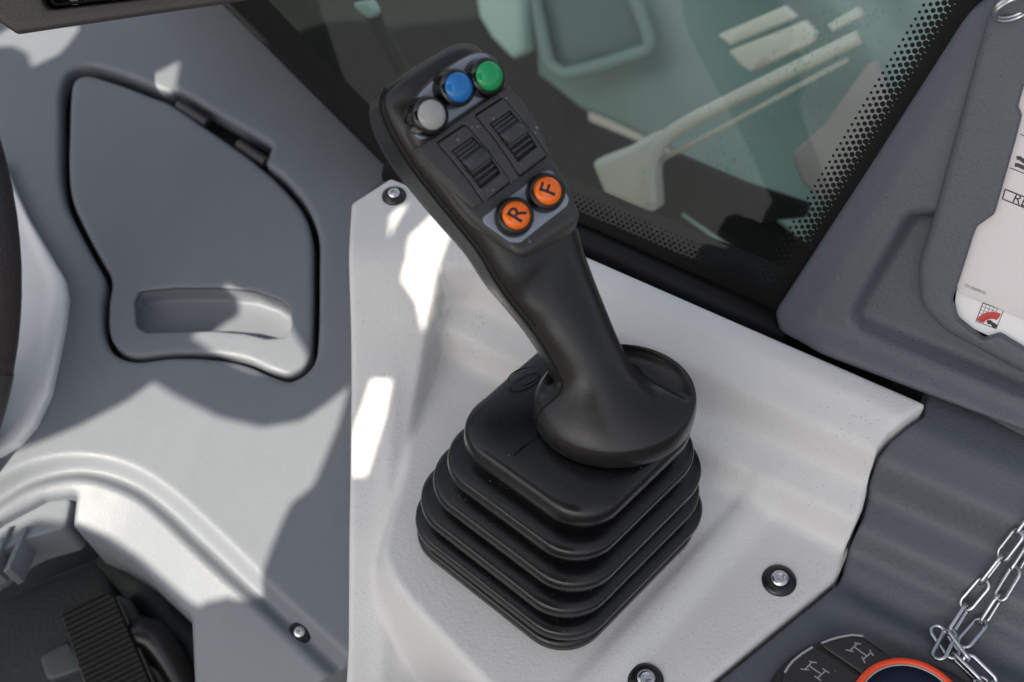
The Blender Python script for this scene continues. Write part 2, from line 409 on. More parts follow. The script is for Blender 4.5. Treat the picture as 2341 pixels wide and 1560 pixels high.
# ================================================================== PILLAR TRIM + DOCUMENT HOLDER
P0 = at(1775, 760, 41); P1 = at(2341, 1003, 41); ub = nrm(P1-P0); away = nrm((-ub[1], ub[0], 0))
TF = Frame(P0, ub, away*math.sin(math.radians(26))+np.array((0, 0, 1))*math.cos(math.radians(26)))
def T(x, y, c=0): return TF.px(x, y, c)
REC = rnd([(*T(2130, 487), 10), (*T(2072, 487), 10), (*T(1925, 745), 10), (*T(2500, 985), 5), (*T(2500, 487), 5)], 8)
RA, RB_ = REC, np.roll(REC, -1, 0)
HOLD_IN = [T(2330, -40), T(2255, 40), T(2200, 250), T(2140, 480), T(2104, 600), T(2106, 680), T(2160, 745), T(2250, 795), T(2341, 845), T(2500, 920)]
BOT1 = T(1765, 735); BOT2 = T(2420, 1010)
def htr(a, b):
    Q = np.stack([a, b], 1); ins = pip(REC, Q); d, _ = segd(Q, RA, RB_); sd = np.where(ins, d, -d)
    z = -8.5*ss(sd, -.5, 4.5)
    # roll towards the windscreen edge and down to the foot
    L1, L2 = np.array(T(1772, 722)), np.array(T(2195, 55)); t = nrm(L2-L1); e = (a-L1[0])*t[1]-(b-L1[1])*t[0]
    z = z-5.5*(1-ss(e, -4, 13))
    z = z+4.5*(1-ss(b, 4, 13))*ss(a, 6, 24)
    return z
tr = thing('pillar_trim', 'slate grey moulded pillar trim beside the windscreen', 'pillar trim', P0)
TO = rnd([(*T(1760, 728), 6), (*T(1785, 690), 30), (*T(1990, 375), 20), (*T(2190, 62), 20), (*T(2215, 30), 12), (*T(2280, -10), 15), (*T(2420, -60), 5), (*T(2480, 1030), 3), (*T(1776, 765), 4)], 8)
field('trim_shell', TF, TO, htr, M['slate2'], tr, res=2.4, er=2.6, skirt=14)
dh = thing('document_holder', 'slate grey raised document pocket on the pillar trim', 'document holder', TF.w(*T(2200, 760)))
HO = rnd([(*T(2300, -60), 8), (*T(2258, 45), 14), (*T(2203, 250), 30), (*T(2141, 480), 30), (*T(2103, 600), 22), (*T(2107, 690), 14), (*T(2165, 748), 14), (*T(2341, 843), 10), (*T(2480, 915), 4), (*T(2480, -60), 4)], 8)
K = 6.0
CUT = rnd([(*T(2338, 200, K), 1), (*T(2325, 248, K), 2), (*T(2334, 268, K), 2), (*T(2318, 330, K), 3), (*T(2272, 492, K), 2.5), (*T(2232, 520, K), 2.5), (*T(2222, 545, K), 2), (*T(2192, 640, K), 2), (*T(2174, 690, K), 4), (*T(2188, 735, K), 6), (*T(2246, 780, K), 2), (*T(2283, 768, K), 2), (*T(2341, 803, K), 2), (*T(2440, 850, K), 3), (*T(2440, 200, K), 3)], 2)
field('pocket_frame', TF, HO, flat(K), M['slate2'], dh, res=2.6, er=3.2, skirt=16, holes=[CUT], hole_er=1.0, hole_skirt=3.2)
field('pocket_back', TF, [T(2300, 150), T(2160, 640), T(2165, 720), T(2230, 775), T(2470, 870), T(2470, 150)], flat(.2), M['black'], dh, res=12, er=0, skirt=1)
def card(name, label, cat, poly, c, m, r=2):
    o = field(name, TF, rnd([(*T(x, y, c), r) for x, y in poly], r), flat(c), m, None, res=8, er=.15, skirt=.35); tag(o, label, cat); return o
c1 = card('document_card', 'pinkish white printed sheet with a boxed heading in the pocket', 'document', [(2186, 650), (2191, 668), (2460, 780), (2460, 150), (2300, 150)], 2.6, M['paper'])
c2 = card('document_card', 'white card with a small red picture showing below the printed sheet', 'document', [(2190, 640), (2183, 690), (2189, 722), (2225, 752), (2460, 860), (2460, 640)], 1.6, M['paper2'], 5)
C1 = 2.72; hd = np.array(T(2341, 466, C1))-np.array(T(2296, 448, C1)); trot = math.atan2(hd[1], hd[0]); rr = nrm(hd); ruv = np.array((-rr[1], rr[0]))
TFC = TF.up(C1)
def t2(x, y): return np.array(TF.px(x, y, C1))
p = t2(2303, 457)+rr*5.4-ruv*.1
bx = [t2(2298, 433), t2(2292, 455)]; bxw = 24
mk('lettering', *text_vf(TFC, 'REV', 5.4, *((bx[0]+bx[1])/2+rr*8.2), trot, 0.03), M['ink'], c1)
mk('heading_box', *merge([strip_vf(TFC, [bx[0], bx[1]], .45), strip_vf(TFC, [bx[0], bx[0]+rr*bxw], .45), strip_vf(TFC, [bx[1], bx[1]+rr*bxw], .45), strip_vf(TFC, [t2(2309, 384), t2(2309, 384)+rr*24], .3), strip_vf(TFC, [t2(2332, 307), t2(2332, 307)+rr*24], .3)]), M['ink'], c1)
mk('mark', *merge([strip_vf(TFC, [t2(2324, 362), t2(2330, 361), t2(2345, 372)], 1.5), strip_vf(TFC, [t2(2320, 377), t2(2328, 378), t2(2345, 386)], 1.5)]), M['ink'], c1)
pc = (t2(2203, 652)+t2(2256, 672))/2; hd2 = t2(2256, 672)-t2(2203, 652)
mk('lettering', *text_vf(TFC, '771320701D', np.linalg.norm(hd2)/5.75, *pc, math.atan2(hd2[1], hd2[0]), 0.03), M['ink'], c1)
TF2 = TF.up(1.72); e0, ex, ey = np.array(T(2247, 693, 1.72)), np.array(T(2294, 710, 1.72)), np.array(T(2231, 735, 1.72)); ux, uy = ex-e0, ey-e0
def em(x, y): return e0+ux*x+uy*y
g = [strip_vf(TF2, [em(0, 0), em(1, 0), em(1, 1), em(0, 1), em(0, 0)], .35, .05)]
for k in (.18, .36, .54, .72): g.append(strip_vf(TF2, [em(k, 0), em(k, 1 if k < .5 else .45)], .15, .05)); g.append(strip_vf(TF2, [em(0, k), em(.7, k)], .15, .05))
mk('picture_grid', *merge(g), M['ink'], c2)
def arc(r0, r1, a0, a1, cx, cy, lift):
    q = np.linspace(a0, a1, 12); O = [em(cx+r1*math.cos(t), cy-r1*math.sin(t)) for t in q]; I = [em(cx+r0*math.cos(t), cy-r0*math.sin(t)) for t in q]
    V = np.array(I+O); return TF2.wv(V[:, 0], V[:, 1], np.full(24, lift)), [(i, 12+i, 13+i, i+1) for i in range(11)]
mk('picture_boom', *merge([arc(.42, .55, 1.35, 3.0, .78, 1.0, .10), arc(.60, .85, 1.45, 3.0, .85, 1.05, .10)]), M['red'], c2)
V = np.array([em(.45, .78), em(.6, .68), em(.75, .74), em(.95, .78), em(1.0, .9), em(.95, .98), em(.8, .98), em(.7, .88), em(.55, .92)]); mk('picture_vehicle', TF2.wv(V[:, 0], V[:, 1], np.full(9, .14)), [tuple(range(9))], M['ink'], c2)
# ring hung on the holder's top corner
rp = TF.w(*T(2318, 14, 9), 9); q = np.linspace(0, 2*math.pi, 40, endpoint=False); ru, rv = nrm(cam_vec((1, .25, .1))), nrm(cam_vec((-.1, .55, .8)))
pts = [rp+ru*7*math.cos(t)+rv*5*math.sin(t) for t in q]; pts2 = [x+cam_vec((0, -1.3, .6)) for x in pts]
kr = mk('split_ring', *merge([tube_vf(pts, .75, 8, True), tube_vf(pts2, .75, 8, True)]), M['steel']); tag(kr, 'small steel split ring on the pillar trim top corner', 'ring')

# ================================================================== WINDSCREEN
W0 = at(1345, 548, 36); W1 = at(1765, 745, 36); wb = nrm(W1-W0); wa = nrm((-wb[1], wb[0], 0))
WF = Frame(W0+wa*6, wb, wa*math.sin(math.radians(29))+np.array((0, 0, 1))*math.cos(math.radians(29)))
def Wp(x, y, c=0): return np.array(WF.px(x, y, c))
ws = thing('windscreen', 'green tinted windscreen with a black dotted border', 'windscreen', W0)
gw = [Wp(1785, 745), Wp(2290, -10), Wp(2700, -300), Wp(1600, -700), Wp(300, -220), Wp(898, 378)]
V = np.array(gw); mk('glass', WF.wv(V[:, 0], V[:, 1], np.zeros(6)), [tuple(range(6))], M['glass'], ws, smooth=False)
# black border: solid band + dots that shrink towards the clear glass
dots = []
def disc(a, b, r, n=10, lift=.35):
    q = np.arange(n)*2*math.pi/n; dots.append((WF.wv(a+r*np.cos(q), b+r*np.sin(q), np.full(n, lift)), [tuple(range(n))]))
def band_dots(pa, pb, width, pitch, rows, rmax, wob=0):
    t = nrm(pb-pa); m = np.array((-t[1], t[0])); L = np.linalg.norm(pb-pa)
    for r in range(rows):
        for k in range(int(L/pitch)+1):
            s = (k+.5*(r % 2))*pitch; f = 1-(r+.5)/rows; p = pa+t*s+m*(r*width/rows); disc(p[0], p[1], rmax*(.34+.66*f))
pa, pb = Wp(1788, 660), Wp(2205, -20)
band_dots(pa, pb, 12.5, 3.0, 6, 1.58)
qa, qb = Wp(1770, 672), Wp(1290, 470)
band_dots(qb, qa, 9.5, 2.6, 5, .80)
mk('dotted_border', *merge(dots), M['frit'], ws, smooth=False)
tp = nrm(pb-pa); mp_ = np.array((-tp[1], tp[0]))
bo = [pa-tp*40, pa-tp*40+mp_*-60, pb+tp*120-mp_*60, pb+tp*120, ]
b1 = (WF.wv(*np.array(bo).T, np.full(4, .30)), [(3, 2, 1, 0)])
tq = nrm(qa-qb); mq = np.array((-tq[1], tq[0]))
bo2 = [qb-tq*10, qa+tq*3, qa+tq*3-mq*60, Wp(898, 378), Wp(380, -140), Wp(480, -140), Wp(900, 300)]
b2 = (WF.wv(*np.array(bo2).T, np.full(7, .25)), [tuple(range(6, -1, -1))])
mk('solid_border', *merge([b1, b2]), M['frit'], ws, smooth=False)
sp = [at(890, 385, 28), at(1345, 560, 32), at(1800, 764, 33)]
mk('rubber_seal', *tube_vf(sp, 7, 10), M['seal'], ws)
dr = []
for _ in range(420):
    t_ = RNG.random(); y_ = 20+t_*380; x_ = 1960-.55*y_*1.0+RNG.normal(0, 55)-60*t_
    a_, b_ = Wp(x_, y_); r_ = .35+.55*RNG.random()**2; q_ = np.arange(8)*math.pi/4; e_ = 1+.5*RNG.random()
    dr.append((np.concatenate([WF.wv(a_+r_*np.cos(q_), b_+r_*e_*np.sin(q_), np.full(8, .05)), WF.wv(a_+r_*.6*np.cos(q_), b_+r_*e_*.6*np.sin(q_), np.full(8, r_*.3)), WF.wv(np.array([a_]), np.array([b_]), np.array([r_*.4]))]), [(i, (i+1) % 8, 8+(i+1) % 8, 8+i) for i in range(8)]+[(8+i, 8+(i+1) % 8, 16) for i in range(8)]))
tag(mk('droplets', *merge(dr), M['glass'], ws), kind='stuff')
# dark ledge that closes the gap between panel and glass
lg = [at(893, 380, 14), at(1345, 590, 14), at(2140, 935, 14), at(2140, 935, 14)+wa*40, at(1345, 590, 14)+wa*40, at(893, 380, 14)+wa*40]
field('seal_ledge', G.up(14), [p_[:2] for p_ in lg], flat(0), M['black'], ws, res=15, er=0, skirt=20)
LFx = Frame((-130, -60, -36), (1, 0, 0), (0, 1, .18))
ed = [(300, -205), (520, 5), (700, 190), (908, 392), (912, 404)]
mk('side_seal', *loft_vf([[LFx.w(*LFx.px(x, y)) for x, y in ed], [WF.w(*Wp(x, y+2), -2) for x, y in ed]], closed=False), M['black'], ws)

# ================================================================== BEHIND THE GLASS (ground, wiper, and added solids coloured like reflections)
gr = mk('ground', np.array([(-60000, -60000, -1500), (60000, -60000, -1500), (60000, 60000, -1500), (-60000, 60000, -1500)]), [(0, 1, 2, 3)], M['ground']); tag(gr, kind='structure')
def OF(c): return WF.up(-c*1.8)
def outside(name, label, cat, c, poly, m, er=3, skirt=20, r=4, res=14, h=None):
    f = OF(c); o = field(name, f, rnd([(*f.px(x, y), r) for x, y in poly], r), h or flat(0), m, None, res=res, er=er, skirt=skirt)
    tag(o, label, cat); return o
outside('teal_reflection', 'teal grey panel imitating a broad reflection in the windscreen', 'teal_reflection', 210, [(1196, -200), (2500, -200), (2300, 300), (1900, 600), (1700, 440), (1500, 338), (1300, 262), (1206, 180)], M['body'], er=8, skirt=10, h=lambda a, b: 12*np.sin(a/62+.6)+9*np.sin((a+b*1.4)/41)-10*np.exp(-((a*.5+b-70)/9)**2))  # solid panel added in place of a broad teal reflection
outside('dark_reflection', 'dark green sheet imitating dark reflections in the windscreen', 'reflection_sheet', 250, [(300, -300), (1300, -300), (1290, 300), (2000, 600), (2000, 900), (1100, 800), (300, 400)], M['dark_green'], er=6, skirt=40)  # dark reflection area built as a solid backing sheet
f_ = OF(200); hp = [f_.px(1218, -30), f_.px(1232, 30), f_.px(1262, 150), f_.px(1290, 168), f_.px(1480, 115), f_.px(1492, 100), f_.px(1440, -40)]
hp = cr(hp, False, 6); o = mk('outline_reflection', *tube_vf([f_.w(x, y, 2) for x, y in hp], 5.5, 8), M['body']); tag(o, 'rounded teal tube imitating a reflected outline in the windscreen', 'reflected outline')  # outline within the reflection, built as a tube
outside('inset_reflection', 'dark teal panel inside the rounded outline, imitating a reflection', 'inset_reflection', 203, [(1225, -40), (1270, 160), (1478, 105), (1440, -40)], mat('deep_teal_reflection', (.065, .11, .11), .4, var=.1), er=2, skirt=4)  # darker area of the teal reflection, built as a panel
f_ = OF(130); o = mk('streak_reflection', *tube_vf([f_.w(*f_.px(1560, 490)), f_.w(*f_.px(1660, 560)), f_.w(*f_.px(1775, 640))], 1.3, 8), M['pale']); tag(o, 'thin pale tube imitating a reflected streak near the lower windscreen corner', 'streak_reflection')  # reflected light streak built as a thin tube
outside('pale_reflection', 'pale green upright strip imitating a reflection behind the joystick head', 'reflection_strip', 190, [(1075, -60), (1190, -60), (1196, 120), (1170, 140), (1120, 90), (1090, 40)], M['pale'], er=6, skirt=14)  # pale strip of reflected light built as a solid
outside('curved_reflection', 'flared cream panel imitating a curved reflection in the windscreen', 'curved_reflection', 120, [(1348, 372), (1420, 345), (1480, 312), (1520, 300), (1498, 340), (1490, 400), (1496, 492), (1380, 448)], M['cream'], er=5, skirt=12, res=6)  # curved cream reflection built as a solid panel
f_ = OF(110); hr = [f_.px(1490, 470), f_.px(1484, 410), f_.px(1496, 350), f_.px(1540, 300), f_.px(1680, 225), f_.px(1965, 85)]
o = mk('line_reflection', *tube_vf([f_.w(x, y, 0) for x, y in cr(hr, False, 5)], 4.2, 12), M['cream']); tag(o, 'thick pale tube imitating a curving reflection in the windscreen', 'line_reflection')  # pale reflected line built as a thick tube
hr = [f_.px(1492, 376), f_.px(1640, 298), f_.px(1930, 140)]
o = mk('line_reflection', *tube_vf([f_.w(x, y, -6) for x, y in hr], 1.5, 10), M['cream']); tag(o, 'thin pale tube below the thick one, imitating a reflection in the windscreen', 'reflected_line')  # thinner line of the same reflection
outside('bar_reflection', 'upper narrow cream bar imitating a reflection in the windscreen', 'reflected bar', 150, [(1636, 82), (1790, 15), (1822, 42), (1668, 106)], M['cream'], er=2, skirt=5, r=2)  # cream bars from here on stand in for bright reflections
outside('bar_reflection', 'wide cream bar below the narrow one, imitating a reflection in the windscreen', 'reflected bar', 150, [(1662, 118), (1838, 48), (1866, 78), (1858, 100), (1716, 168), (1690, 150)], M['cream'], er=2, skirt=5, r=2)
outside('bar_reflection', 'small bright bar imitating a reflection near the windscreen corner', 'reflected bar', 148, [(1888, 58), (1955, 18), (1972, 40), (1902, 76)], M['cream'], er=2, skirt=8, r=2)
outside('hollow_reflection', 'black panel imitating a dark reflection in the windscreen', 'dark reflected hollow', 130, [(1484, 410), (1540, 352), (1700, 420), (1850, 470), (1840, 500), (1590, 522), (1492, 490)], M['black'], er=2, skirt=4)  # near-black part of the reflections, built as a panel
outside('patch_reflection', 'pinkish grey panel imitating a reflection by the dotted windscreen border', 'reflection_patch', 140, [(1808, 352), (1880, 290), (1995, 130), (2040, 300), (1900, 480), (1830, 420)], M['pink_grey'], er=3, skirt=10)  # pinkish grey reflection built as a solid panel
f_ = OF(60); o = mk('windscreen_wiper', *tube_vf([f_.w(*f_.px(825, -60)), f_.w(*f_.px(862, 60)), f_.w(*f_.px(935, 190)), f_.w(*f_.px(1010, 300))], 4.5, 8), M['black']); tag(o, 'black windscreen wiper arm outside behind the joystick head', 'wiper')
f_ = OF(58); o = outside('wiper_clip', 'small pale clip on the black windscreen wiper', 'clip', 54, [(800, 8), (842, 0), (858, 30), (845, 46), (825, 34)], M['pale'], er=1.5, skirt=5)

# ================================================================== JOYSTICK
JH = nrm((-.52, .82, .2)); JW = np.array([.78, .57, -.30]); JW = nrm(JW-JH*(JW@JH))
KS = .956; JO = dep(1105, 330, 478); JF = Frame(JO, cam_vec(JW), cam_vec(JH))
def J(x, y, n=0): return JF.px(x, y, n)
joy = thing('joystick', 'black multi button joystick rising from a ribbed rubber boot', 'joystick', (18, -98, 0))
# --- rubber boot
def rsq(ext, cx, cy, z, rf=.42, nseg=96, tilt=(0, 0), ys=.95, rot=48):
    a_ = ext/((1-rf)*math.sqrt(2)+rf); r = a_*rf; c, s = math.cos(math.radians(rot)), math.sin(math.radians(rot)); out = []
    P = []
    per = nseg//4; na = per*2//3; ns_ = per-na
    for k in range(4):
        ca = math.radians(90*k); 
        c0 = np.array([(1, 1), (-1, 1), (-1, -1), (1, -1)][k])*(a_-r)
        for j in range(na): t = ca+math.radians(90)*j/(na-1); P.append(c0+r*np.array((math.cos(t), math.sin(t))))
        c1_ = np.array([(1, 1), (-1, 1), (-1, -1), (1, -1)][(k+1) % 4])*(a_-r); e1 = c0+r*np.array((math.cos(ca+math.pi/2), math.sin(ca+math.pi/2))); e2 = c1_+r*np.array((math.cos(ca+math.pi/2), math.sin(ca+math.pi/2)))
        for j in range(ns_): P.append(e1+(e2-e1)*(j+1)/(ns_+1))
    for x, y in P:
        X = x*c-y*s; Y = (x*s+y*c)*ys; out.append((cx+X, cy+Y, z+tilt[0]*X+tilt[1]*Y))
    return np.array(out)
LV = [(3.0, 57.8, 18.3, -95.6), (13, 58.6, 18.9, -96), (27.5, 56.2, 19.8, -96.4), (44, 52.2, 21.0, -97), (60.5, 47.2, 22.6, -97.4), (77.5, 42.3, 24.4, -97.2)]
def lv(z): L = np.array(LV); return [np.interp(z, L[:, 0], L[:, k]) for k in (1, 2, 3)]
prof = [(-1.2, 3.0, 0), (-1.2, 0, 0), (1.6, 0, 0), (2.8, .6, 0), (3.4, 2.0, 0), (4.0, 7, 0), (4.6, 13, 0)]
for i in range(1, 5):
    z = LV[i][0]; k = (1.0, .85, 1.0, 1.0, 1.0)[i]; prof += [(z-4.9*k, 13.5, i), (z-4.3*k, 4.0, i), (z-3.9*k, 1.2, i), (z-3.0*k, .3, i), (z-1*k, 0, i), (z+1.9*k, .1, i), (z+2.9*k, .6, i), (z+3.5*k, 1.7, i), (z+4.0*k, 4.0, i), (z+4.6*k, 8.0, i), (z+5.2*k, 14, i)]
z = LV[5][0]; prof += [(z-6, 13.5, 5), (z-5.2, 4, 5), (z-4.6, 1.2, 5), (z-3.4, .3, 5), (z-1, 0, 5), (z+2.2, .1, 5), (z+4.2, .8, 5), (z+5.5, 2.4, 5), (z+6.3, 5.0, 5), (z+6.9, 9.5, 5), (z+7.5, 16, 5), (z+8.1, 24, 5)]
JIT = [(0, 0, 0), (.3, -.2, .2), (-.5, .3, -.3), (.5, .4, .3), (-.3, -.5, -.2), (0, 0, 0)]
rings = []
for zz, inn, i in prof:
    e, cx, cy = lv(zz); e0_ = LV[i][1]; ext = (e0_ if True else e)-inn
    k = min(1, zz/80); jx, jy, je = JIT[i]; rings.append(rsq(ext+je, cx+jx, cy+jy, zz, rf=.40+.10*k, tilt=(.02*k+jx*.018, -.03*k+jy*.018)))
boot = mk('rubber_boot', *loft_vf(rings, False, True), M['rubber'], joy)
# mould line and moulded ovals on the boot's top plate
def onplate(x, y, z=85.2): return at(x, y, z)
ml = [onplate(1246, 985), onplate(1222, 1005), onplate(1196, 1022), onplate(1178, 1036), at(1166, 1052, 82.5)]
ml = [p_+np.array((random.uniform(-.25, .25), random.uniform(-.25, .25), 0)) for p_ in cr(ml, False, 1.5)]
mk('mould_line', *tube_vf(ml, .22, 6), M['black'], boot)
ov = []
for cx, cy, rx, ry in ((1197, 862, 36, 20), (1440, 1050, 40, 16)):
    ov.append(tube_vf([onplate(cx+rx*math.cos(t), cy+ry*math.sin(t)-rx*.25*math.cos(t), 85.0) for t in np.arange(28)*2*math.pi/28], .28, 6, True))
for o_ in ov: mk('moulded_oval', *o_, M['rubber'], boot)
# --- grip: skirt, neck, head as one continuous loft
NA = 96; TH = np.arange(NA)*2*math.pi/NA
def se(t, e): c, s = np.cos(t), np.sin(t); return np.sign(c)*np.abs(c)**(2/e), np.sign(s)*np.abs(s)**(2/e)
def sec(pl, pr, nl, nr_, nf, nb, e):
    PL, PR = JF.w(*J(*pl, nl), nl), JF.w(*J(*pr, nr_), nr_); nm = (nf+nb)/2
    Cn = (PL+PR)/2; Cn = Cn+JF.n*(nm-(Cn-JF.o)@JF.n); A = (PR-PL)/2; A = A-JF.n*(A@JF.n); c, s = se(TH, e)
    return Cn+np.outer(c, A)+np.outer(s, JF.n*(nf-nb)/2)
def secw(h, w0, w1, nf, nb, e, eb=None):
    c, s = se(TH, e); h, w0, w1 = h*KS, w0*KS, w1*KS; return JF.wv((w0+w1)/2+c*(w1-w0)/2, np.full(NA, float(h)), (nf+nb)/2+s*(nf-nb)/2)
SKC = at(1404, 934, 93); SRX, SRY = 29.6, 22.8
def plan(scale, z, dx=0, dy=0, flat_l=0):
    c, s = np.cos(TH), np.sin(TH); rx = np.where(c < 0, SRX*1.0, SRX*1.0)
    X = SKC[0]+dx+c*rx*scale; Y = SKC[1]+dy-s*SRY*scale; Z = np.full(NA, float(z)); return np.stack([X, Y, Z], 1)
neck = [sec((1256, 858), (1430, 822), -22, -18, -4, -33, 2.1), sec((1243, 832), (1410, 776), -22, -16, -3.5, -33, 2.1), sec((1222, 797), (1385, 705), -22, -14, -3.5, -33, 2.2),
        sec((1192, 753), (1362, 632), -22, -12, -4, -33, 2.3), sec((1152, 704), (1342, 566), -22, -10, -3.5, -33, 2.5), sec((1110, 652), (1326, 515), -22, -9, -2.5, -33.5, 2.8)]
head = [secw(-32, -19.6, 18.2, -2.2, -34, 3.2), secw(-18, -21.4, 20.4, -2, -35, 3.6), secw(-4, -23.2, 22.2, -2, -35.5, 3.8), secw(8, -24.2, 22.8, -2, -36, 3.8), secw(18, -24.0, 23.2, -2, -36, 3.8),
        secw(26, -22.8, 23.0, -2.4, -35, 3.6), secw(30.5, -20.8, 21.8, -3.6, -33.5, 3.4), secw(33.2, -17.8, 18.8, -5.6, -31, 3.2), secw(34.6, -13, 14, -8.5, -27, 3.0), secw(35.0, -7, 5, -12, -23, 2.6)]
n1 = neck[0]
# angular weight of the concave dish on the far right
ang = (TH+math.pi) % (2*math.pi)-math.pi
dish = ss(ang, math.radians(-118), math.radians(-92))*(1-ss(ang, math.radians(3), math.radians(17)))
lob = .5+.5*np.cos(np.clip((ang-math.radians(-45))*1.0, -math.pi, math.pi))
def planl(scale, z, dz): r = plan(scale, z); r[:, 2] += dz*lob; return r
rimT = planl(.955, 98.0, 5.5)
mid = []
for t in (.12, .26, .42, .58, .74, .88):
    inward = n1-rimT; rise = inward[:, 2:3].copy(); inward = inward.copy(); inward[:, 2] = 0; up = np.array((0, 0, 1.))
    c1a = rimT+inward*.24+up*(rise*.24+2.2); c2a = n1-JF.v*8.5
    c1b = rimT+inward*.40-up*6; c2b = rimT+inward*.85-up*3
    A = (1-t)**3*rimT+3*t*(1-t)**2*c1a+3*t*t*(1-t)*c2a+t**3*n1; B = (1-t)**3*rimT+3*t*(1-t)**2*c1b+3*t*t*(1-t)*c2b+t**3*n1
    mid.append(A*(1-dish)[:, None]+B*dish[:, None])
keys = [plan(.90, 86.5), plan(.965, 87.6), planl(.99, 89.2, .5), planl(1.0, 91.5, 2), planl(.997, 94.0, 4.5), planl(.98, 96.5, 6), rimT]+mid+neck+head
def interp_rings(K_, sub):
    K_ = [np.array(k) for k in K_]; out = []
    for i in range(len(K_)-1):
        a, b, c, d = K_[max(i-1, 0)], K_[i], K_[i+1], K_[min(i+2, len(K_)-1)]
        lb = np.linalg.norm(c-b, axis=1, keepdims=True); 
        t1 = (c-a)/np.maximum(np.linalg.norm(c-a, axis=1, keepdims=True), 1e-6)*lb; t2_ = (d-b)/np.maximum(np.linalg.norm(d-b, axis=1, keepdims=True), 1e-6)*lb
        for j in range(sub):
            t = j/sub; out.append((2*t**3-3*t**2+1)*b+(t**3-2*t**2+t)*t1+(-2*t**3+3*t**2)*c+(t**3-t**2)*t2_)
    out.append(K_[-1]); return out
gr_rings = interp_rings(keys, 5)
gV, gF = loft_vf(gr_rings, True, True)
# thumb hollow below the lip
hc = JF.w(*J(1238, 640, -4), -4); d = gV-hc; da = d@JF.u; db = d@JF.v; dn = d@JF.n
wgt = np.exp(-((da*.85+db*.35)/9.0)**2-((db*.9-da*.3)/5.0)**2)*(dn > -14)
gV = gV-np.outer(wgt*1.8, JF.n)
grip = mk('grip', gV, gF, M['soft'], joy)
# parting lines down the grip's left side
nr = len(gr_rings); gap0 = 7*5
def seam(theta_deg, r0, r1, rad=.36, out_=0.02):
    j = int(round(theta_deg/360*NA)) % NA
    P = [gV[i*NA+j] for i in range(r0, r1)]; return tube_vf(P, rad, 6)
mk('parting_line', *merge([seam(166, 2, nr-7), seam(152, 5*16, nr-9, .22)]), M['black'], grip)
# --- control housing on the face of the head
hs = [(938, 300), (935, 262), (948, 225), (1000, 170), (1060, 130), (1098, 117), (1130, 124), (1148, 150), (1160, 195), (1215, 262), (1262, 352), (1302, 425), (1326, 492), (1322, 525), (1285, 556), (1240, 578), (1204, 588), (1178, 578), (1130, 545), (1076, 500), (1010, 415), (962, 345)]
HSO = cr([J(*p_) for p_ in hs], True, 1.2)
# local shape: lip ridge along the lower edge
def hface(a, b):
    p = np.array(J(1205, 566)); q = np.array(J(1318, 492)); t = nrm(q-p); d = (a-p[0])*(-t[1])+(b-p[1])*t[0]
    z = 1.2*np.exp(-((d)/2.0)**2)-2.2*ss(-d, 1, 5)
    return z
housing = field('control_housing', JF, HSO, hface, M['hard'], joy, res=1.3, er=2.4, skirt=7)
def plate(poly, c=.45, r=2.0, name='button_plate'):
    return field(name, JF, rnd([(*J(x, y, c), r) for x, y in poly], r), lambda a, b: hface(a, b)*0+c, M['plate'], joy, res=1.5, er=.25, skirt=1.2)
def z1(x, y): return (820+x/2.888, 80+y/2.888)
top_pl = cr([J(*z1(*p_), .45) for p_ in ((345, 520), (352, 470), (395, 405), (460, 335), (530, 275), (640, 190), (720, 145), (790, 122), (850, 130), (893, 180), (935, 262), (955, 318), (940, 345), (760, 468), (520, 630), (440, 685), (405, 690), (380, 665))], True, 1.0)
field('button_plate', JF, top_pl, flat(.45), M['plate'], joy, res=1.5, er=.25, skirt=1.2)
plate([z1(*p_) for p_ in ((820, 1205), (905, 1140), (1215, 905), (1275, 890), (1392, 1085), (1375, 1130), (1068, 1372), (1000, 1368), (828, 1245))], r=2.2)
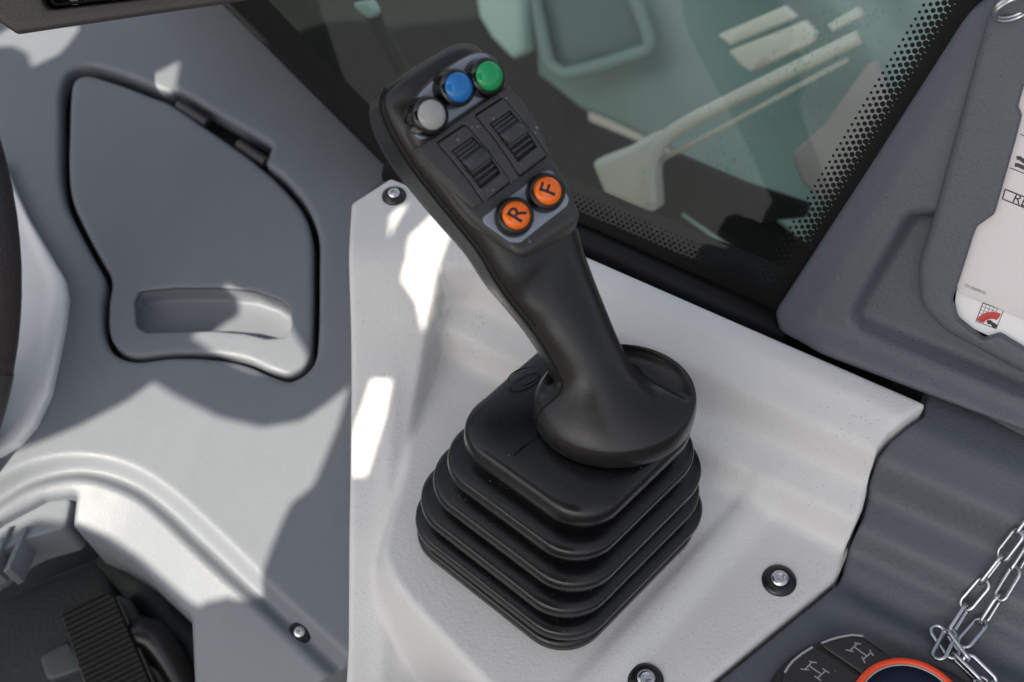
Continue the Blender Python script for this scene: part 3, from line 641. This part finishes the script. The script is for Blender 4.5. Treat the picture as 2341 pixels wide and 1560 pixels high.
# --- push buttons
def button(x, y, capm, n0=.45, rb=6.75, rc=4.95, hh=5.9, tilt=(0, 0), letter=None, gl='gloss', barrel='taper'):
    # x,y: centre of the coloured cap in the photo
    a, b = J(x, y, n0+hh+1); nn = nrm(JF.n+JF.u*tilt[0]+JF.v*tilt[1]); u = nrm(JF.u-nn*(JF.u@nn)); top = JF.w(a, b, n0+hh+1)
    f = Frame(top-nn*(hh+1), u, np.cross(nn, u))
    B = mk('push_button', *lathe_vf(f, [(rb, -2), (rb, 0.6), (rb*.99, 1.2), (rb*.965, hh*.55), (rb*.94, hh*.8), (rb*.91, hh*.93), (rc+.25, hh+.05), (rc+.05, hh-.25), (.01, hh-.25)], 48), M[gl], joy, sharp=60)
    C_ = mk('button_cap', *lathe_vf(f, [(rc, hh-.6), (rc, hh), (rc*.97, hh+.35), (rc*.85, hh+.95), (rc*.65, hh+1.5), (rc*.4, hh+1.85), (rc*.2, hh+1.97), (.01, hh+2.0)], 48), M[capm], B)
    if letter:
        fl_ = Frame(f.o, f.u, f.v); V, F = text_vf(fl_, letter, 8.2, 0, 0, 0, 0, .012)
        ang_ = math.atan2(*(lambda d_: (d_@f.v, d_@f.u))(JF.w(*J(x+letter_dir[letter][0], y+letter_dir[letter][1], 7), 7)-JF.w(*J(x, y, 7), 7)))
        L = V-fl_.o; aa, bb = L@f.u, L@f.v; c, s = math.cos(ang_), math.sin(ang_); A2, B2 = aa*c-bb*s, aa*s+bb*c; rr_ = np.hypot(A2, B2)
        bm = bmesh.new()
        vs = [bm.verts.new((x_, y_, 0)) for x_, y_ in zip(A2, B2)]
        for fc in F:
            try: bm.faces.new([vs[i] for i in fc])
            except ValueError: pass
        bmesh.ops.triangulate(bm, faces=bm.faces[:]); bmesh.ops.subdivide_edges(bm, edges=bm.edges[:], cuts=3, use_grid_fill=True)
        bm.verts.ensure_lookup_table(); VV = np.array([v.co[:] for v in bm.verts]); FF = [tuple(v.index for v in q_.verts) for q_ in bm.faces]; bm.verts.index_update(); FF = [tuple(v.index for v in q_.verts) for q_ in bm.faces]; bm.free()
        R = np.hypot(VV[:, 0], VV[:, 1])/rc; zz = np.interp(R, [0, .2, .4, .65, .85, .97], [2.0, 1.97, 1.85, 1.5, .95, .35])+hh+.07
        mk('lettering', f.wv(VV[:, 0], VV[:, 1], zz), FF, M['ink'], B)
    return B
letter_dir = {'R': (40, -22), 'F': (36, -14)}
button(990, 262, 'grey_cap', tilt=(.05, -.08)); button(1052, 199, 'blue_cap', tilt=(.05, -.08)); button(1122, 173, 'green_cap', tilt=(.05, -.08))
# reading direction of the letters in the photograph: the R's baseline runs up the image
letter_dir = {'R': (20, -36), 'F': (13, -38)}
button(1182, 491, 'orange_cap', hh=4.7, rb=6.8, rc=4.85, tilt=(-.06, .16), letter='R', gl='satin'); button(1254, 435, 'orange_cap', hh=4.7, rb=6.8, rc=4.85, tilt=(-.06, .16), letter='F', gl='satin')
# --- roller block (convex, with two thumb rollers)
rb_poly = [z1(*p_) for p_ in ((383, 748), (470, 690), (985, 332), (1040, 385), (1110, 470), (1180, 590), (1235, 700), (1270, 785), (1225, 838), (1010, 985), (812, 1125), (770, 1140), (640, 1010), (500, 880))]
PT = np.array(J(*z1(690, 545), 4)); PBm = np.array(J(*z1(1020, 985), 4)); LB = np.linalg.norm(PBm-PT); tb = (PBm-PT)/LB
def hblock(a, b):
    t = np.clip(((a-PT[0])*tb[0]+(b-PT[1])*tb[1])/LB, -.1, 1.1)
    return 2.6+3.4*(1-((t-.55)/.62)**2)
def JB(x, y):
    return hit(JF, x, y, hblock, 12, -4)
rb_out = rnd([(*JB(*p_), .8) for p_ in rb_poly], .8)
def quad(*pts): return [JB(*z1(*p_)) for p_ in pts]
m1 = quad((512, 712), (700, 588), (1005, 972), (828, 1118)); m2 = quad((765, 530), (950, 412), (1248, 800), (1062, 942))
s1 = quad((612, 768), (752, 668), (940, 912), (806, 1020)); s2 = quad((862, 590), (1000, 498), (1178, 738), (1050, 842))
block = field('roller_block', JF, rb_out, hblock, M['hard'], joy, res=1.2, er=.7, skirt=6, holes=[rnd([(*p_, 1.0) for p_ in m1], 1), rnd([(*p_, 1.0) for p_ in m2], 1)], hole_er=.4, hole_skirt=3)
field('block_floor', JF, [np.array(q_) for q_ in quad((420, 760), (985, 360), (1240, 790), (790, 1110))], lambda a, b: hblock(a, b)-3.0, M['black'], joy, res=2, er=0, skirt=0)
def shrink(q_, k): q_ = np.array(q_); c = q_.mean(0); return [tuple(c+(p_-c)*k) for p_ in q_]
for m_, s_ in ((m1, s1), (m2, s2)):
    fr_ = field('roller_frame', JF, rnd([(*p_, .8) for p_ in shrink(m_, .965)], .8), lambda a, b: hblock(a, b)+.35, M['hard'], joy, res=1.1, er=.35, skirt=3, holes=[rnd([(*p_, .3) for p_ in s_], .3)], hole_er=.2, hole_skirt=3)
    s_ = np.array(s_); top = (s_[0]+s_[1])/2; bot = (s_[3]+s_[2])/2; wdir = nrm((s_[1]-s_[0])+(s_[2]-s_[3])); hw = np.linalg.norm((s_[1]-s_[0])+(s_[2]-s_[3]))/4*.93
    L_ = np.linalg.norm(bot-top); ld = (bot-top)/L_; cz = float(hblock(np.array([(top[0]+bot[0])/2]), np.array([(top[1]+bot[1])/2]))[0])
    # ridged drum profile along the slot
    prof_ = []; nt_ = 160
    for i in range(nt_+1):
        u_ = i/nt_; arch = 2.3*(1-(2*u_-1)**2)-.9
        ph = u_*L_
        if .30 < u_ < .60: z_ = arch+1.6*ss(np.array(u_), .30, .50)*(1-ss(np.array(u_), .56, .60))+0.1*0
        else:
            per_ = 1.35 if u_ < .3 else 2.1; z_ = arch-.75*(0.5+.5*math.cos(2*math.pi*ph/per_))**3 if u_ < .3 else arch-1.35*(0.5+.5*math.cos(2*math.pi*(ph-.62*L_)/per_+math.pi))**2
        prof_.append((u_*L_, cz+float(z_)))
    cen_ = (top+bot)/2
    ringsL = []
    for sgn in (-1, -.9, .9, 1):
        row = []
        for d_, z_ in prof_:
            p_ = top+ld*d_+wdir*hw*sgn; row.append(JF.w(p_[0], p_[1], z_-(.5 if abs(sgn) == 1 else 0)))
        ringsL.append(row)
    lowr = [[JF.w(*(top+ld*d_+wdir*hw*sg), cz-4) for d_, z_ in prof_] for sg in (-1, 1)]
    mk('thumb_roller', *loft_vf([lowr[0]]+ringsL+[lowr[1]], closed=False), M['roller'], fr_, sharp=45)

# ================================================================== LEFT DASHBOARD PANEL
SL = .18
LF = Frame((-130, -60, -32), (1, 0, 0), (0, 1, SL))
def Lp(x, y, c=0): return np.array(LF.px(x, y, c))
path1 = cr([Lp(*p_) for p_ in ((-140, 1180), (-50, 1120), (0, 1090), (60, 1062), (120, 1046), (180, 1042), (250, 1050), (320, 1076), (400, 1130), (470, 1192), (540, 1259), (600, 1320), (650, 1366), (765, 1470), (900, 1600))], False, 3)
path2 = cr([Lp(*p_, -4) for p_ in ((-140, 1270), (-50, 1200), (0, 1165), (60, 1125), (120, 1105), (180, 1097), (240, 1110), (310, 1142), (370, 1192), (430, 1250), (500, 1316), (585, 1390), (735, 1530), (860, 1650))], False, 3)
def hleft(a, b):
    s1_, s2_ = -line_sd(path1, a, b), -line_sd(path2, a, b); s1_, s2_ = -s1_, -s2_
    t = np.clip(s1_/np.maximum(s1_-s2_, 1e-3), 0, 1)
    z = np.where(s1_ < 0, 0, np.where(s2_ < 0, -3.0*t-6.0*np.sin(math.pi*np.minimum(t, 1))**1.2, -3.0-.5*np.maximum(s2_, 0)))
    z = z-1.6*np.exp(-(s1_/3.0)**2)*0-.9*np.exp(-((s2_)/1.6)**2)*0
    # raised shoulder round the lid's upper edge
    return z
def smooth3(h, r):
    def f(a, b):
        z = 0
        for dx, dy in ((0, 0), (r, 0), (-r, 0), (0, r), (0, -r), (r*.7, r*.7), (-r*.7, r*.7), (r*.7, -r*.7), (-r*.7, -r*.7)): z = z+h(a+dx, b+dy)/9
        return z
    return f
hleftS = smooth3(hleft, 1.6)
dp = thing('dashboard_panel', 'slate grey lower dashboard panel left of the console with a moulded edge', 'dashboard panel', LF.w(*Lp(500, 900)))
po_px = [(520, 12), (906, 396), (860, 430), (840, 470), (840, 1440), (795, 1520), (735, 1562), (640, 1640), (452, 1640), (444, 1560), (440, 1470), (437, 1408), (372, 1345), (300, 1278), (225, 1230), (166, 1202), (172, 1150), (176, 1128), (100, 1138), (0, 1190), (-140, 1290), (-140, 60), (-140, -60), (450, -60)]
PO = [hit(LF, x, y, hleftS, 60, -60) for x, y in po_px]
PO = rnd([(*p_, {0: 1, 1: 3, 15: 1.5, 17: 1.5, 5: 12, 4: 14}.get(i, 5)) for i, p_ in enumerate(PO)], 5)
lid_hole_px = [(138, 300), (140, 205), (160, 162), (200, 149), (262, 163), (330, 188), (392, 214), (404, 204), (480, 250), (622, 332), (606, 372), (655, 412), (704, 474), (728, 540), (730, 620), (726, 790), (712, 838), (668, 869), (630, 862), (560, 833), (480, 819), (390, 817), (310, 825), (262, 808), (238, 765), (233, 700), (239, 640), (214, 590), (178, 522), (150, 462), (139, 400)]
lh_ = [np.array(Lp(*p_)) for p_ in lid_hole_px]; LH = []
crn_ = (6, 7, 9, 10)
for i, p_ in enumerate(lh_):
    if i in crn_:
        for q_ in (lh_[i-1], lh_[i+1]): LH.append(p_+nrm(q_-p_)*1.1)
    else: LH.append(p_)
LH = cr(LH, True, 2.0)
field('panel_shell', LF, PO, hleftS, M['slate'], dp, res=2.0, er=2.2, skirt=60, holes=[LH], hole_er=2.8, hole_skirt=9)
lid_px = [(158, 300), (163, 200), (172, 180), (197, 171), (240, 181), (292, 198), (348, 220), (390, 236), (470, 290), (560, 352), (600, 384), (640, 420), (692, 482), (713, 540), (716, 620), (713, 780), (703, 828), (666, 857), (630, 850), (560, 821), (480, 809), (390, 808), (310, 816), (272, 800), (250, 762), (248, 700), (254, 640), (228, 588), (192, 520), (166, 460), (157, 400)]
LI = cr([Lp(*p_, -1) for p_ in lid_px], True, 2.0)
pk_px = [(308, 690), (318, 664), (400, 656), (500, 656), (585, 664), (640, 684), (664, 704), (668, 740), (655, 770), (610, 774), (560, 762), (490, 756), (420, 757), (335, 760), (312, 745)]
PKo = rnd([(*Lp(*p_, -1), 3) for p_ in pk_px], 3)
lid = field('storage_lid', LF, LI, flat(-1), M['slate'], dp, res=2.2, er=2.6, skirt=9, holes=[PKo], hole_er=1.3, hole_skirt=.3)
pk = dedupe(PKo); pk = pk if area(pk) > 0 else pk[::-1]; pk = densify(pk, 1.5); cpk = pk.mean(0); rg = []
for k, z in ((1.0, -3.3), (.995, -4.5), (.97, -8), (.94, -10.6), (.89, -12), (.80, -12.5), (.3, -12.5)):
    q = cpk+(pk-cpk)*np.array((1-(1-k)*.5, k)); rg.append(LF.wv(q[:, 0], q[:, 1], np.full(len(q), z)))
V, F = loft_vf(rg, False, True); mk('handle_recess', V, [f[::-1] for f in F], M['slate'], lid)
field('storage_box', LF, [Lp(110, 120), Lp(110, 900), Lp(760, 900), Lp(760, 400), Lp(420, 120)], flat(-13), M['black'], dp, res=20, er=0, skirt=1)
for x0, y0, x1, y1 in ((405, 232, 474, 276), (543, 322, 608, 366)):
    A, B = LF.w(*Lp(x0, y0, 0), -2.2), LF.w(*Lp(x1, y1, 0), -2.2); mk('hinge', *tube_vf([A, A+(B-A)*.02, A+(B-A)*.98, B], [2.3, 2.9, 2.9, 2.3], 16), M['hinge'], dp, sharp=50)
def left_frame(x, y, r=4):
    a, b = hit(LF, x, y, hleftS, 60, -60); A = np.array([a, a+r, a-r, a, a]); B = np.array([b, b, b, b+r, b-r]); z = hleftS(A, B)
    P_ = LF.wv(A, B, z); return Frame(P_[0], P_[1]-P_[2], P_[3]-P_[4])
bolt(left_frame(686, 1448), dp, rw=5.4, rh=2.8)

# white trim and steering wheel at the far left
wt_px = [(-80, 350), (10, 372), (34, 432), (62, 492), (104, 562), (146, 634), (152, 672), (146, 730), (132, 800), (112, 895), (78, 966), (42, 1008), (0, 1034), (-80, 1060)]
def hwt(a, b):
    P_ = np.array([Lp(*p_, 6) for p_ in ((-40, 300), (30, 440), (75, 540), (118, 632), (120, 670), (104, 790), (86, 870), (50, 950), (0, 1000), (-80, 1040))]); d = -line_sd(P_, a, b)
    return 6-2.0*ss(-d, -1.5, 3)+0*a
wt = field('column_trim', LF, rnd([(*Lp(*p_, 6), 6) for p_ in wt_px], 6), lambda a, b: hwt(a, b), M['trimwhite'], None, res=2.5, er=2.5, skirt=10); tag(wt, 'glossy cool white trim between steering wheel and dashboard panel', 'column trim')
swd = 635; RW = 214.0; rc_ = dep(50, 612, swd); sc_u, sc_v = nrm(cam_vec((1, 0, -.25))), nrm(cam_vec((0, 1, .1)))
swc = rc_-sc_u*(RW+14)
sw = thing('steering_wheel', 'dark leather steering wheel rim at the left edge', 'steering wheel', swc)
q = np.linspace(0, 2*math.pi, 120, endpoint=False); rimp = [swc+(sc_u*math.cos(t)+sc_v*math.sin(t))*RW for t in q]
mk('rim', *tube_vf(rimp, 14, 24, True), M['leather'], sw)
a0, a1 = math.radians(-27), math.radians(-12.2); mk('rim_insert', *tube_vf([swc+(sc_u*math.cos(t)+sc_v*math.sin(t))*RW for t in np.linspace(a0, a1, 20)], 14.5, 24), M['brown'], sw, sharp=50)
ax = np.cross(sc_u, sc_v)
mk('hub', *lathe_vf(Frame(swc-ax*40, sc_u, sc_v), [(45, -20), (45, 0), (40, 8), (.01, 12)], 40), M['brown'], sw)
for t in (math.radians(-20), math.radians(200), math.radians(90)):
    dv = sc_u*math.cos(t)+sc_v*math.sin(t); mk('spoke', *tube_vf([swc-ax*36+dv*35, swc-ax*30+dv*90, swc+dv*188], [12, 10, 9], 12), M['brown'], sw)

# monitor housing, top left
MF = Frame(dep(200, 40, 545), cam_vec((1, .10, 0)), cam_vec((-.1, 1, .35)))
mo = thing('monitor', 'dark brown monitor housing at the top left corner', 'monitor', MF.o)
def Mp(x, y, c=0): return MF.px(x, y, c)
scr = rnd([(*Mp(84, -30), 2), (*Mp(104, 26), 4), (*Mp(395, -8), 3), (*Mp(560, -40), 3), (*Mp(560, -300), 3), (*Mp(60, -300), 3)], 3)
field('housing', MF, rnd([(*Mp(-120, -20), 3), (*Mp(0, 56), 3), (*Mp(38, 81), 3), (*Mp(265, 47), 20), (*Mp(505, 12), 10), (*Mp(680, -18), 4), (*Mp(680, -320), 4), (*Mp(-120, -320), 4)], 4), flat(0), M['brown'], mo, res=3, er=2.2, skirt=22, holes=[scr], hole_er=1.2, hole_skirt=7)
si = cr(scr, True, 3); c_ = si.mean(0)
field('screen_bezel', MF, rnd([(*Mp(96, -30), 2), (*Mp(113, 19), 3), (*Mp(390, -14), 3), (*Mp(545, -40), 3), (*Mp(545, -290), 3), (*Mp(70, -290), 3)], 3), flat(-3), M['black'], mo, res=4, er=1, skirt=3, holes=[rnd([(*Mp(104, -30), 2), (*Mp(120, 11), 2), (*Mp(385, -20), 2), (*Mp(530, -45), 2), (*Mp(530, -280), 2), (*Mp(80, -280), 2)], 2)], hole_skirt=2)
field('screen', MF, [Mp(80, -285), Mp(100, 22), Mp(540, -30), Mp(540, -285)], flat(-5), M['screen'], mo, res=20, er=0, skirt=1)
field('housing_back', MF, [Mp(-110, -310), Mp(-110, -20), Mp(40, 70), Mp(660, -30), Mp(660, -310)], flat(-8), M['black'], mo, res=30, er=0, skirt=12)

# ================================================================== FOOTWELL
fw = thing('footwell', 'dark teal grey footwell below the dashboard panel', 'footwell', LF.w(*Lp(150, 1500, -90), -90))
field('footwell_floor', LF, [Lp(-300, 1000, -110), Lp(-300, 1900, -110), Lp(700, 1900, -110), Lp(700, 1000, -110)], flat(-110), M['well'], fw, res=30, er=0, skirt=2)
bk = LF
field('step_block', LF, rnd([(*Lp(-200, 1440, -75), 4), (*Lp(236, 1262, -75), 10), (*Lp(262, 1320, -75), 8), (*Lp(330, 1640, -75), 5), (*Lp(-200, 1700, -75), 4)], 5), flat(-75), M['well'], fw, res=8, er=6, skirt=34)
V, F = tube_vf([LF.w(*Lp(262, 1262, -78), -78), LF.w(*Lp(345, 1352, -78), -78), LF.w(*Lp(455, 1490, -78), -78), LF.w(*Lp(475, 1640, -78), -78)], 11, 16); 
mk('wall_rib', V, F, M['well'], fw)
field('side_block', LF, rnd([(*Lp(262, 1352, -60), 4), (*Lp(300, 1372, -60), 3), (*Lp(335, 1440, -60), 4), (*Lp(280, 1445, -60), 4)], 4), flat(-60), M['well2'], fw, res=6, er=2, skirt=20)
field('lower_block', LF, rnd([(*Lp(90, 1500, -72), 4), (*Lp(160, 1465, -72), 4), (*Lp(200, 1530, -72), 4), (*Lp(110, 1560, -72), 4)], 4), flat(-70), M['well2'], fw, res=6, er=2, skirt=20)
# grey vent trim left of the slot
vt = thing('vent_trim', 'grey slotted trim piece at the left edge above the footwell', 'vent trim', LF.w(*Lp(60, 1220, -14), -14))
field('trim_shell', LF, rnd([(*Lp(-140, 1330, -12), 3), (*Lp(-140, 1250, -12), 3), (*Lp(0, 1188, -12), 10), (*Lp(95, 1140, -12), 8), (*Lp(165, 1136, -12), 3), (*Lp(150, 1206, -12), 4), (*Lp(60, 1232, -12), 8), (*Lp(0, 1262, -12), 3)], 4), flat(-12), M['slate'], vt, res=3, er=2, skirt=30)
for x in (14, 52): field('slot_fin', LF, rnd([(*Lp(x, 1208, -10), 1), (*Lp(x+14, 1202, -10), 1), (*Lp(x+4, 1330, -30), 1), (*Lp(x-14, 1340, -30), 1)], 1), flat(-9), M['slate'], vt, res=5, er=.8, skirt=20)
# pedal
pe = thing('pedal', 'black ribbed rubber pedal in the footwell', 'pedal', LF.w(*Lp(240, 1480, -50), -50))
PA, PBb = Lp(195, 1370, -42), Lp(330, 1700, -42); pt = nrm(PBb-PA)
def hped(a, b):
    s = (a-PA[0])*pt[0]+(b-PA[1])*pt[1]; return -42+1.1*np.sin(s*2*math.pi/2.5)*.75-.10*s
def PX(x, y): return hit(LF, x, y, lambda a, b: hped(a, b)*0-42, 0, -80)
field('pedal_pad', LF, rnd([(*PX(136, 1398), 3), (*PX(246, 1354), 3), (*PX(262, 1366), 3), (*PX(372, 1640), 2), (*PX(215, 1640), 2)], 3), hped, M['pedal'], pe, res=.9, er=.8, skirt=3)
field('pedal_plate', LF.up(-5), rnd([(*Lp(132, 1400, -42), 3), (*Lp(246, 1350, -42), 3), (*Lp(268, 1366, -42), 3), (*Lp(378, 1640, -42), 2), (*Lp(208, 1640, -42), 2)], 3), lambda a, b: hped(a, b)*0-42-.1*((a-PA[0])*pt[0]+(b-PA[1])*pt[1]), M['pedal_side'], pe, res=5, er=.8, skirt=5)
ap = [LF.w(*Lp(285, 1500, -60), -60), LF.w(*Lp(325, 1450, -55), -55), LF.w(*Lp(370, 1490, -60), -60), LF.w(*Lp(440, 1620, -75), -75)]
mk('pedal_arm', *tube_vf([np.array(p_) for p_ in cr(ap, False, 4)], 9, 16), M['satin'], pe)

# ================================================================== CHAIN
ch = thing('chain', 'zinc plated steel link chain lying on the slate side console', 'chain', (215, -170, 0))
def cpt(x, y, lift):
    a, b = hit(G, x, y, lambda a, b: hsl(a, b)+lift); return np.array((a, b, float(hsl(np.array([a]), np.array([b]))[0])+lift))
def link_vf(c, t, up, L=16.5, Wd=7.0, r=.88):
    t = nrm(t); up = nrm(up-t*(up@t)); s = np.cross(up, t); P_ = []; h = L/2-Wd/2; w = Wd/2-r
    for k in range(13): q_ = -math.pi/2+math.pi*k/12; P_.append(c+t*(h+w*math.cos(q_))+s*w*math.sin(q_))
    for k in range(13): q_ = math.pi/2+math.pi*k/12; P_.append(c+t*(-h+w*math.cos(q_))+s*w*math.sin(q_))
    return tube_vf(P_, r, 10, True)
def strand(pxs, lift, phase=0, roll=0, L=16.5):
    P_ = cr([cpt(x, y, lift) for x, y in pxs], False, .5); d_ = np.concatenate([[0], np.cumsum(np.linalg.norm(np.diff(P_, axis=0), axis=1))]); pitch = L-2*1.9; s = 0; i = phase
    while s < d_[-1]:
        c = np.array([np.interp(s, d_, P_[:, k]) for k in range(3)]); c2 = np.array([np.interp(min(s+6, d_[-1]), d_, P_[:, k]) for k in range(3)]); c0 = np.array([np.interp(max(s-6, 0), d_, P_[:, k]) for k in range(3)])
        t = nrm(c2-c0); side = np.cross(t, (0, 0, 1)); up = np.array((0, 0, 1.))*math.cos(roll)+side*math.sin(roll)
        up = up if i % 2 == 0 else np.cross(t, up)
        mk('link', *link_vf(c, t+RNG.normal(0, .05, 3), up+RNG.normal(0, .12, 3), L), M['steel'], ch); s += pitch; i += 1
strand([(2400, 1130), (2341, 1205), (2270, 1300), (2205, 1395), (2158, 1475)], 6, 0, .35)
strand([(2420, 1160), (2341, 1270), (2295, 1350), (2240, 1430), (2185, 1480)], 5.5, 1, .5)
strand([(2160, 1468), (2185, 1500), (2225, 1545), (2300, 1610)], 4, 0, .2)
strand([(2190, 1475), (2215, 1510), (2270, 1560), (2340, 1600)], 6.5, 1, .6)

# ================================================================== KEYPAD
KZ = float(hsl(np.array([120., 140, 150, 170, 190]), np.array([-185., -175, -175, -175, -185])).max())+6.0
KF = G.up(KZ)
kp = thing('keypad', 'dark rounded keypad with an orange ring on the slate console', 'keypad', at(2000, 1600, KZ))
def Kp(x, y, c=0): return np.array(KF.px(x, y, c))
def z4(x, y): return (1720+x/3.77, 1400+y/3.77)
ko = cr([Kp(*p_) for p_ in ((1735, 1640), (1757, 1565), (1800, 1505), (1860, 1467), (1925, 1449), (1968, 1451), (2005, 1472), (2045, 1500), (2085, 1510), (2125, 1514), (2180, 1534), (2240, 1580), (2270, 1660), (2260, 1760), (1980, 1800), (1780, 1740))], True, 1.5)
field('keypad_body', KF, ko, flat(0), M['pad'], kp, res=3, er=3.0, skirt=14)
def kbtn(poly, r=2):
    return field('key', KF, rnd([(*Kp(*p_, 1.4), r) for p_ in poly], r), flat(1.4), M['pad'], kp, res=2.5, er=.9, skirt=1.6)
k1 = kbtn([(1783, 1580), (1790, 1536), (1812, 1508), (1852, 1480), (1864, 1477), (1900, 1498), (1984, 1556), (1960, 1620), (1900, 1680), (1783, 1640)])
k2 = kbtn([(1873, 1473), (1905, 1460), (1945, 1453), (1972, 1457), (2006, 1480), (2046, 1507), (2086, 1518), (2070, 1530), (2010, 1545), (1990, 1552)])
k3 = kbtn([(2098, 1519), (2130, 1522), (2180, 1545), (2225, 1588), (2240, 1650), (2200, 1650), (2185, 1580), (2140, 1545), (2094, 1530)])
KT = KF.up(1.45)
def seg(pts, w=.5): return strip_vf(KT, [Kp(*z4(*p_), 1.45) for p_ in pts], w, .06)
mk('symbol', *merge([seg(s_) for s_ in ([(415, 490), (490, 497)], [(455, 492), (515, 430)], [(488, 424), (556, 436)], [(486, 460), (597, 537)], [(562, 566), (634, 503)], [(535, 550), (592, 590)], [(605, 485), (662, 524)])]+[seg([(278, 522), (310, 470), (350, 420), (430, 355), (520, 300)], .9)]), M['mark'], k1)
mk('symbol', *merge([seg(s_) for s_ in ([(805, 325), (872, 340)], [(840, 332), (905, 270)], [(878, 264), (936, 275)], [(876, 298), (988, 378)], [(958, 402), (1028, 346)], [(945, 386), (972, 440)], [(1010, 324), (1042, 376)])]+[seg([(595, 267), (670, 238), (750, 215), (860, 196), (955, 206)], .9)]), M['mark'], k2)
rgc = Kp(2076, 1637); fo = Frame(KF.w(*rgc, 0), KF.u, KF.v)
mk('orange_ring', *lathe_vf(fo, [(22.6, 0), (22.6, 2.6), (22.2, 3.2), (20.4, 3.4), (20.0, 3.0), (20.0, 1.5)], 72, cap=False), M['orange_ring'], kp)
mk('ring_line', *lathe_vf(fo, [(20.0, 1), (19.95, 3.0), (19.4, 3.1), (19.3, 2.4)], 72, cap=False), M['mark'], kp)
mk('ring_centre', *lathe_vf(fo, [(19.3, 1), (19.3, 2.6), (15, 2.2), (.01, 2.0)], 60), M['navy'], kp)

# ================================================================== SUN MASK (added unseen panel; holes cut to shape the sun patches)
RFm = Frame((0, 0, 640), (1, 0, 0), (0, 1, 0))
def rproj(P):
    P = np.array(P); q_ = P+SUN*((RFm.o[2]-P[2])/SUN[2]); return RFm.loc(q_)[:2]
def on_left(x, y, c=0): return LF.w(*Lp(x, y, c), c)
def on_con(x, y): a, b = hit(G, x, y, hcon); return np.array((a, b, float(hcon(np.array([a]), np.array([b]))[0])))
beams = [
 [on_left(*p_) for p_ in ((-160, 1110), (0, 1045), (90, 1012), (180, 975), (290, 918), (350, 874), (400, 905), (500, 955), (600, 978), (690, 963), (750, 922), (798, 884), (770, 980), (722, 1097), (707, 1122), (664, 1154), (650, 1180), (617, 1258), (592, 1330))]+[on_left(*p_, -8) for p_ in ((600, 1372), (540, 1376), (527, 1370), (456, 1388), (436, 1400), (410, 1385), (300, 1290), (225, 1240), (150, 1210), (60, 1200), (-160, 1300))],
 [on_left(*p_) for p_ in ((424, 778), (470, 740), (497, 726), (498, 690), (506, 645), (540, 664), (585, 692), (640, 722), (662, 752), (704, 822), (688, 856), (640, 868), (580, 862), (530, 845), (480, 815))],
 [on_con(*p_) for p_ in ((930, 545), (958, 520), (1010, 470), (1050, 500), (1015, 570), (990, 668), (962, 776), (948, 700), (914, 650), (926, 600))],
 [on_con(*p_) for p_ in ((882, 570), (884, 500), (910, 478), (932, 466), (900, 520))],
 [on_con(*p_) for p_ in ((798, 1098), (798, 1005), (846, 868), (895, 870), (880, 950), (858, 1020), (834, 1098))],
 [on_left(*p_) for p_ in ((-80, 130), (60, 40), (185, 60), (160, 95), (130, 130), (66, 160), (55, 128), (20, 112), (-60, 118))],
 [on_left(*p_) for p_ in ((255, 226), (330, 208), (315, 190), (410, 140), (398, 214), (350, 218))],
]
holes_ = [dedupe(np.array([rproj(p_) for p_ in B_])) for B_ in beams]
outer_ = np.array([(-800., -800), (0, -800), (0, -170), (-800, -170)])
pts_, eds_ = [outer_], [(0, 1), (1, 2), (2, 3), (3, 0)]; n_ = 4
for q_ in holes_: eds_ += [(n_+i, n_+(i+1) % len(q_)) for i in range(len(q_))]; pts_.append(q_); n_ += len(q_)
v2, _, f2, *_ = delaunay_2d_cdt([Vector(p_) for p_ in np.concatenate(pts_)], eds_, [], 0, 1e-5)
V2 = np.array([(v.x, v.y) for v in v2]); F2 = [list(f) for f in f2]; cen_ = np.array([V2[f].mean(0) for f in F2]); keep = np.ones(len(F2), bool)
for q_ in holes_: keep &= ~pip(q_, cen_)
F2 = [f for f, k in zip(F2, keep) if k]; nv = len(V2); cnt = {}
for f in F2:
    for i in range(3): k = (f[i], f[(i+1) % 3]); cnt.setdefault((min(k), max(k)), []).append(k)
sides = [(v_[0][1], v_[0][0], v_[0][0]+nv, v_[0][1]+nv) for v_ in cnt.values() if len(v_) == 1]
ro_ = mk('sun_mask', np.concatenate([RFm.wv(V2[:, 0], V2[:, 1], np.zeros(nv)), RFm.wv(V2[:, 0], V2[:, 1], np.full(nv, 3.))]), [f[::-1] for f in F2]+[[i+nv for i in f] for f in F2]+[tuple(q_[::-1]) for q_ in sides], M['mask'], None, smooth=False)
tag(ro_, kind='structure')
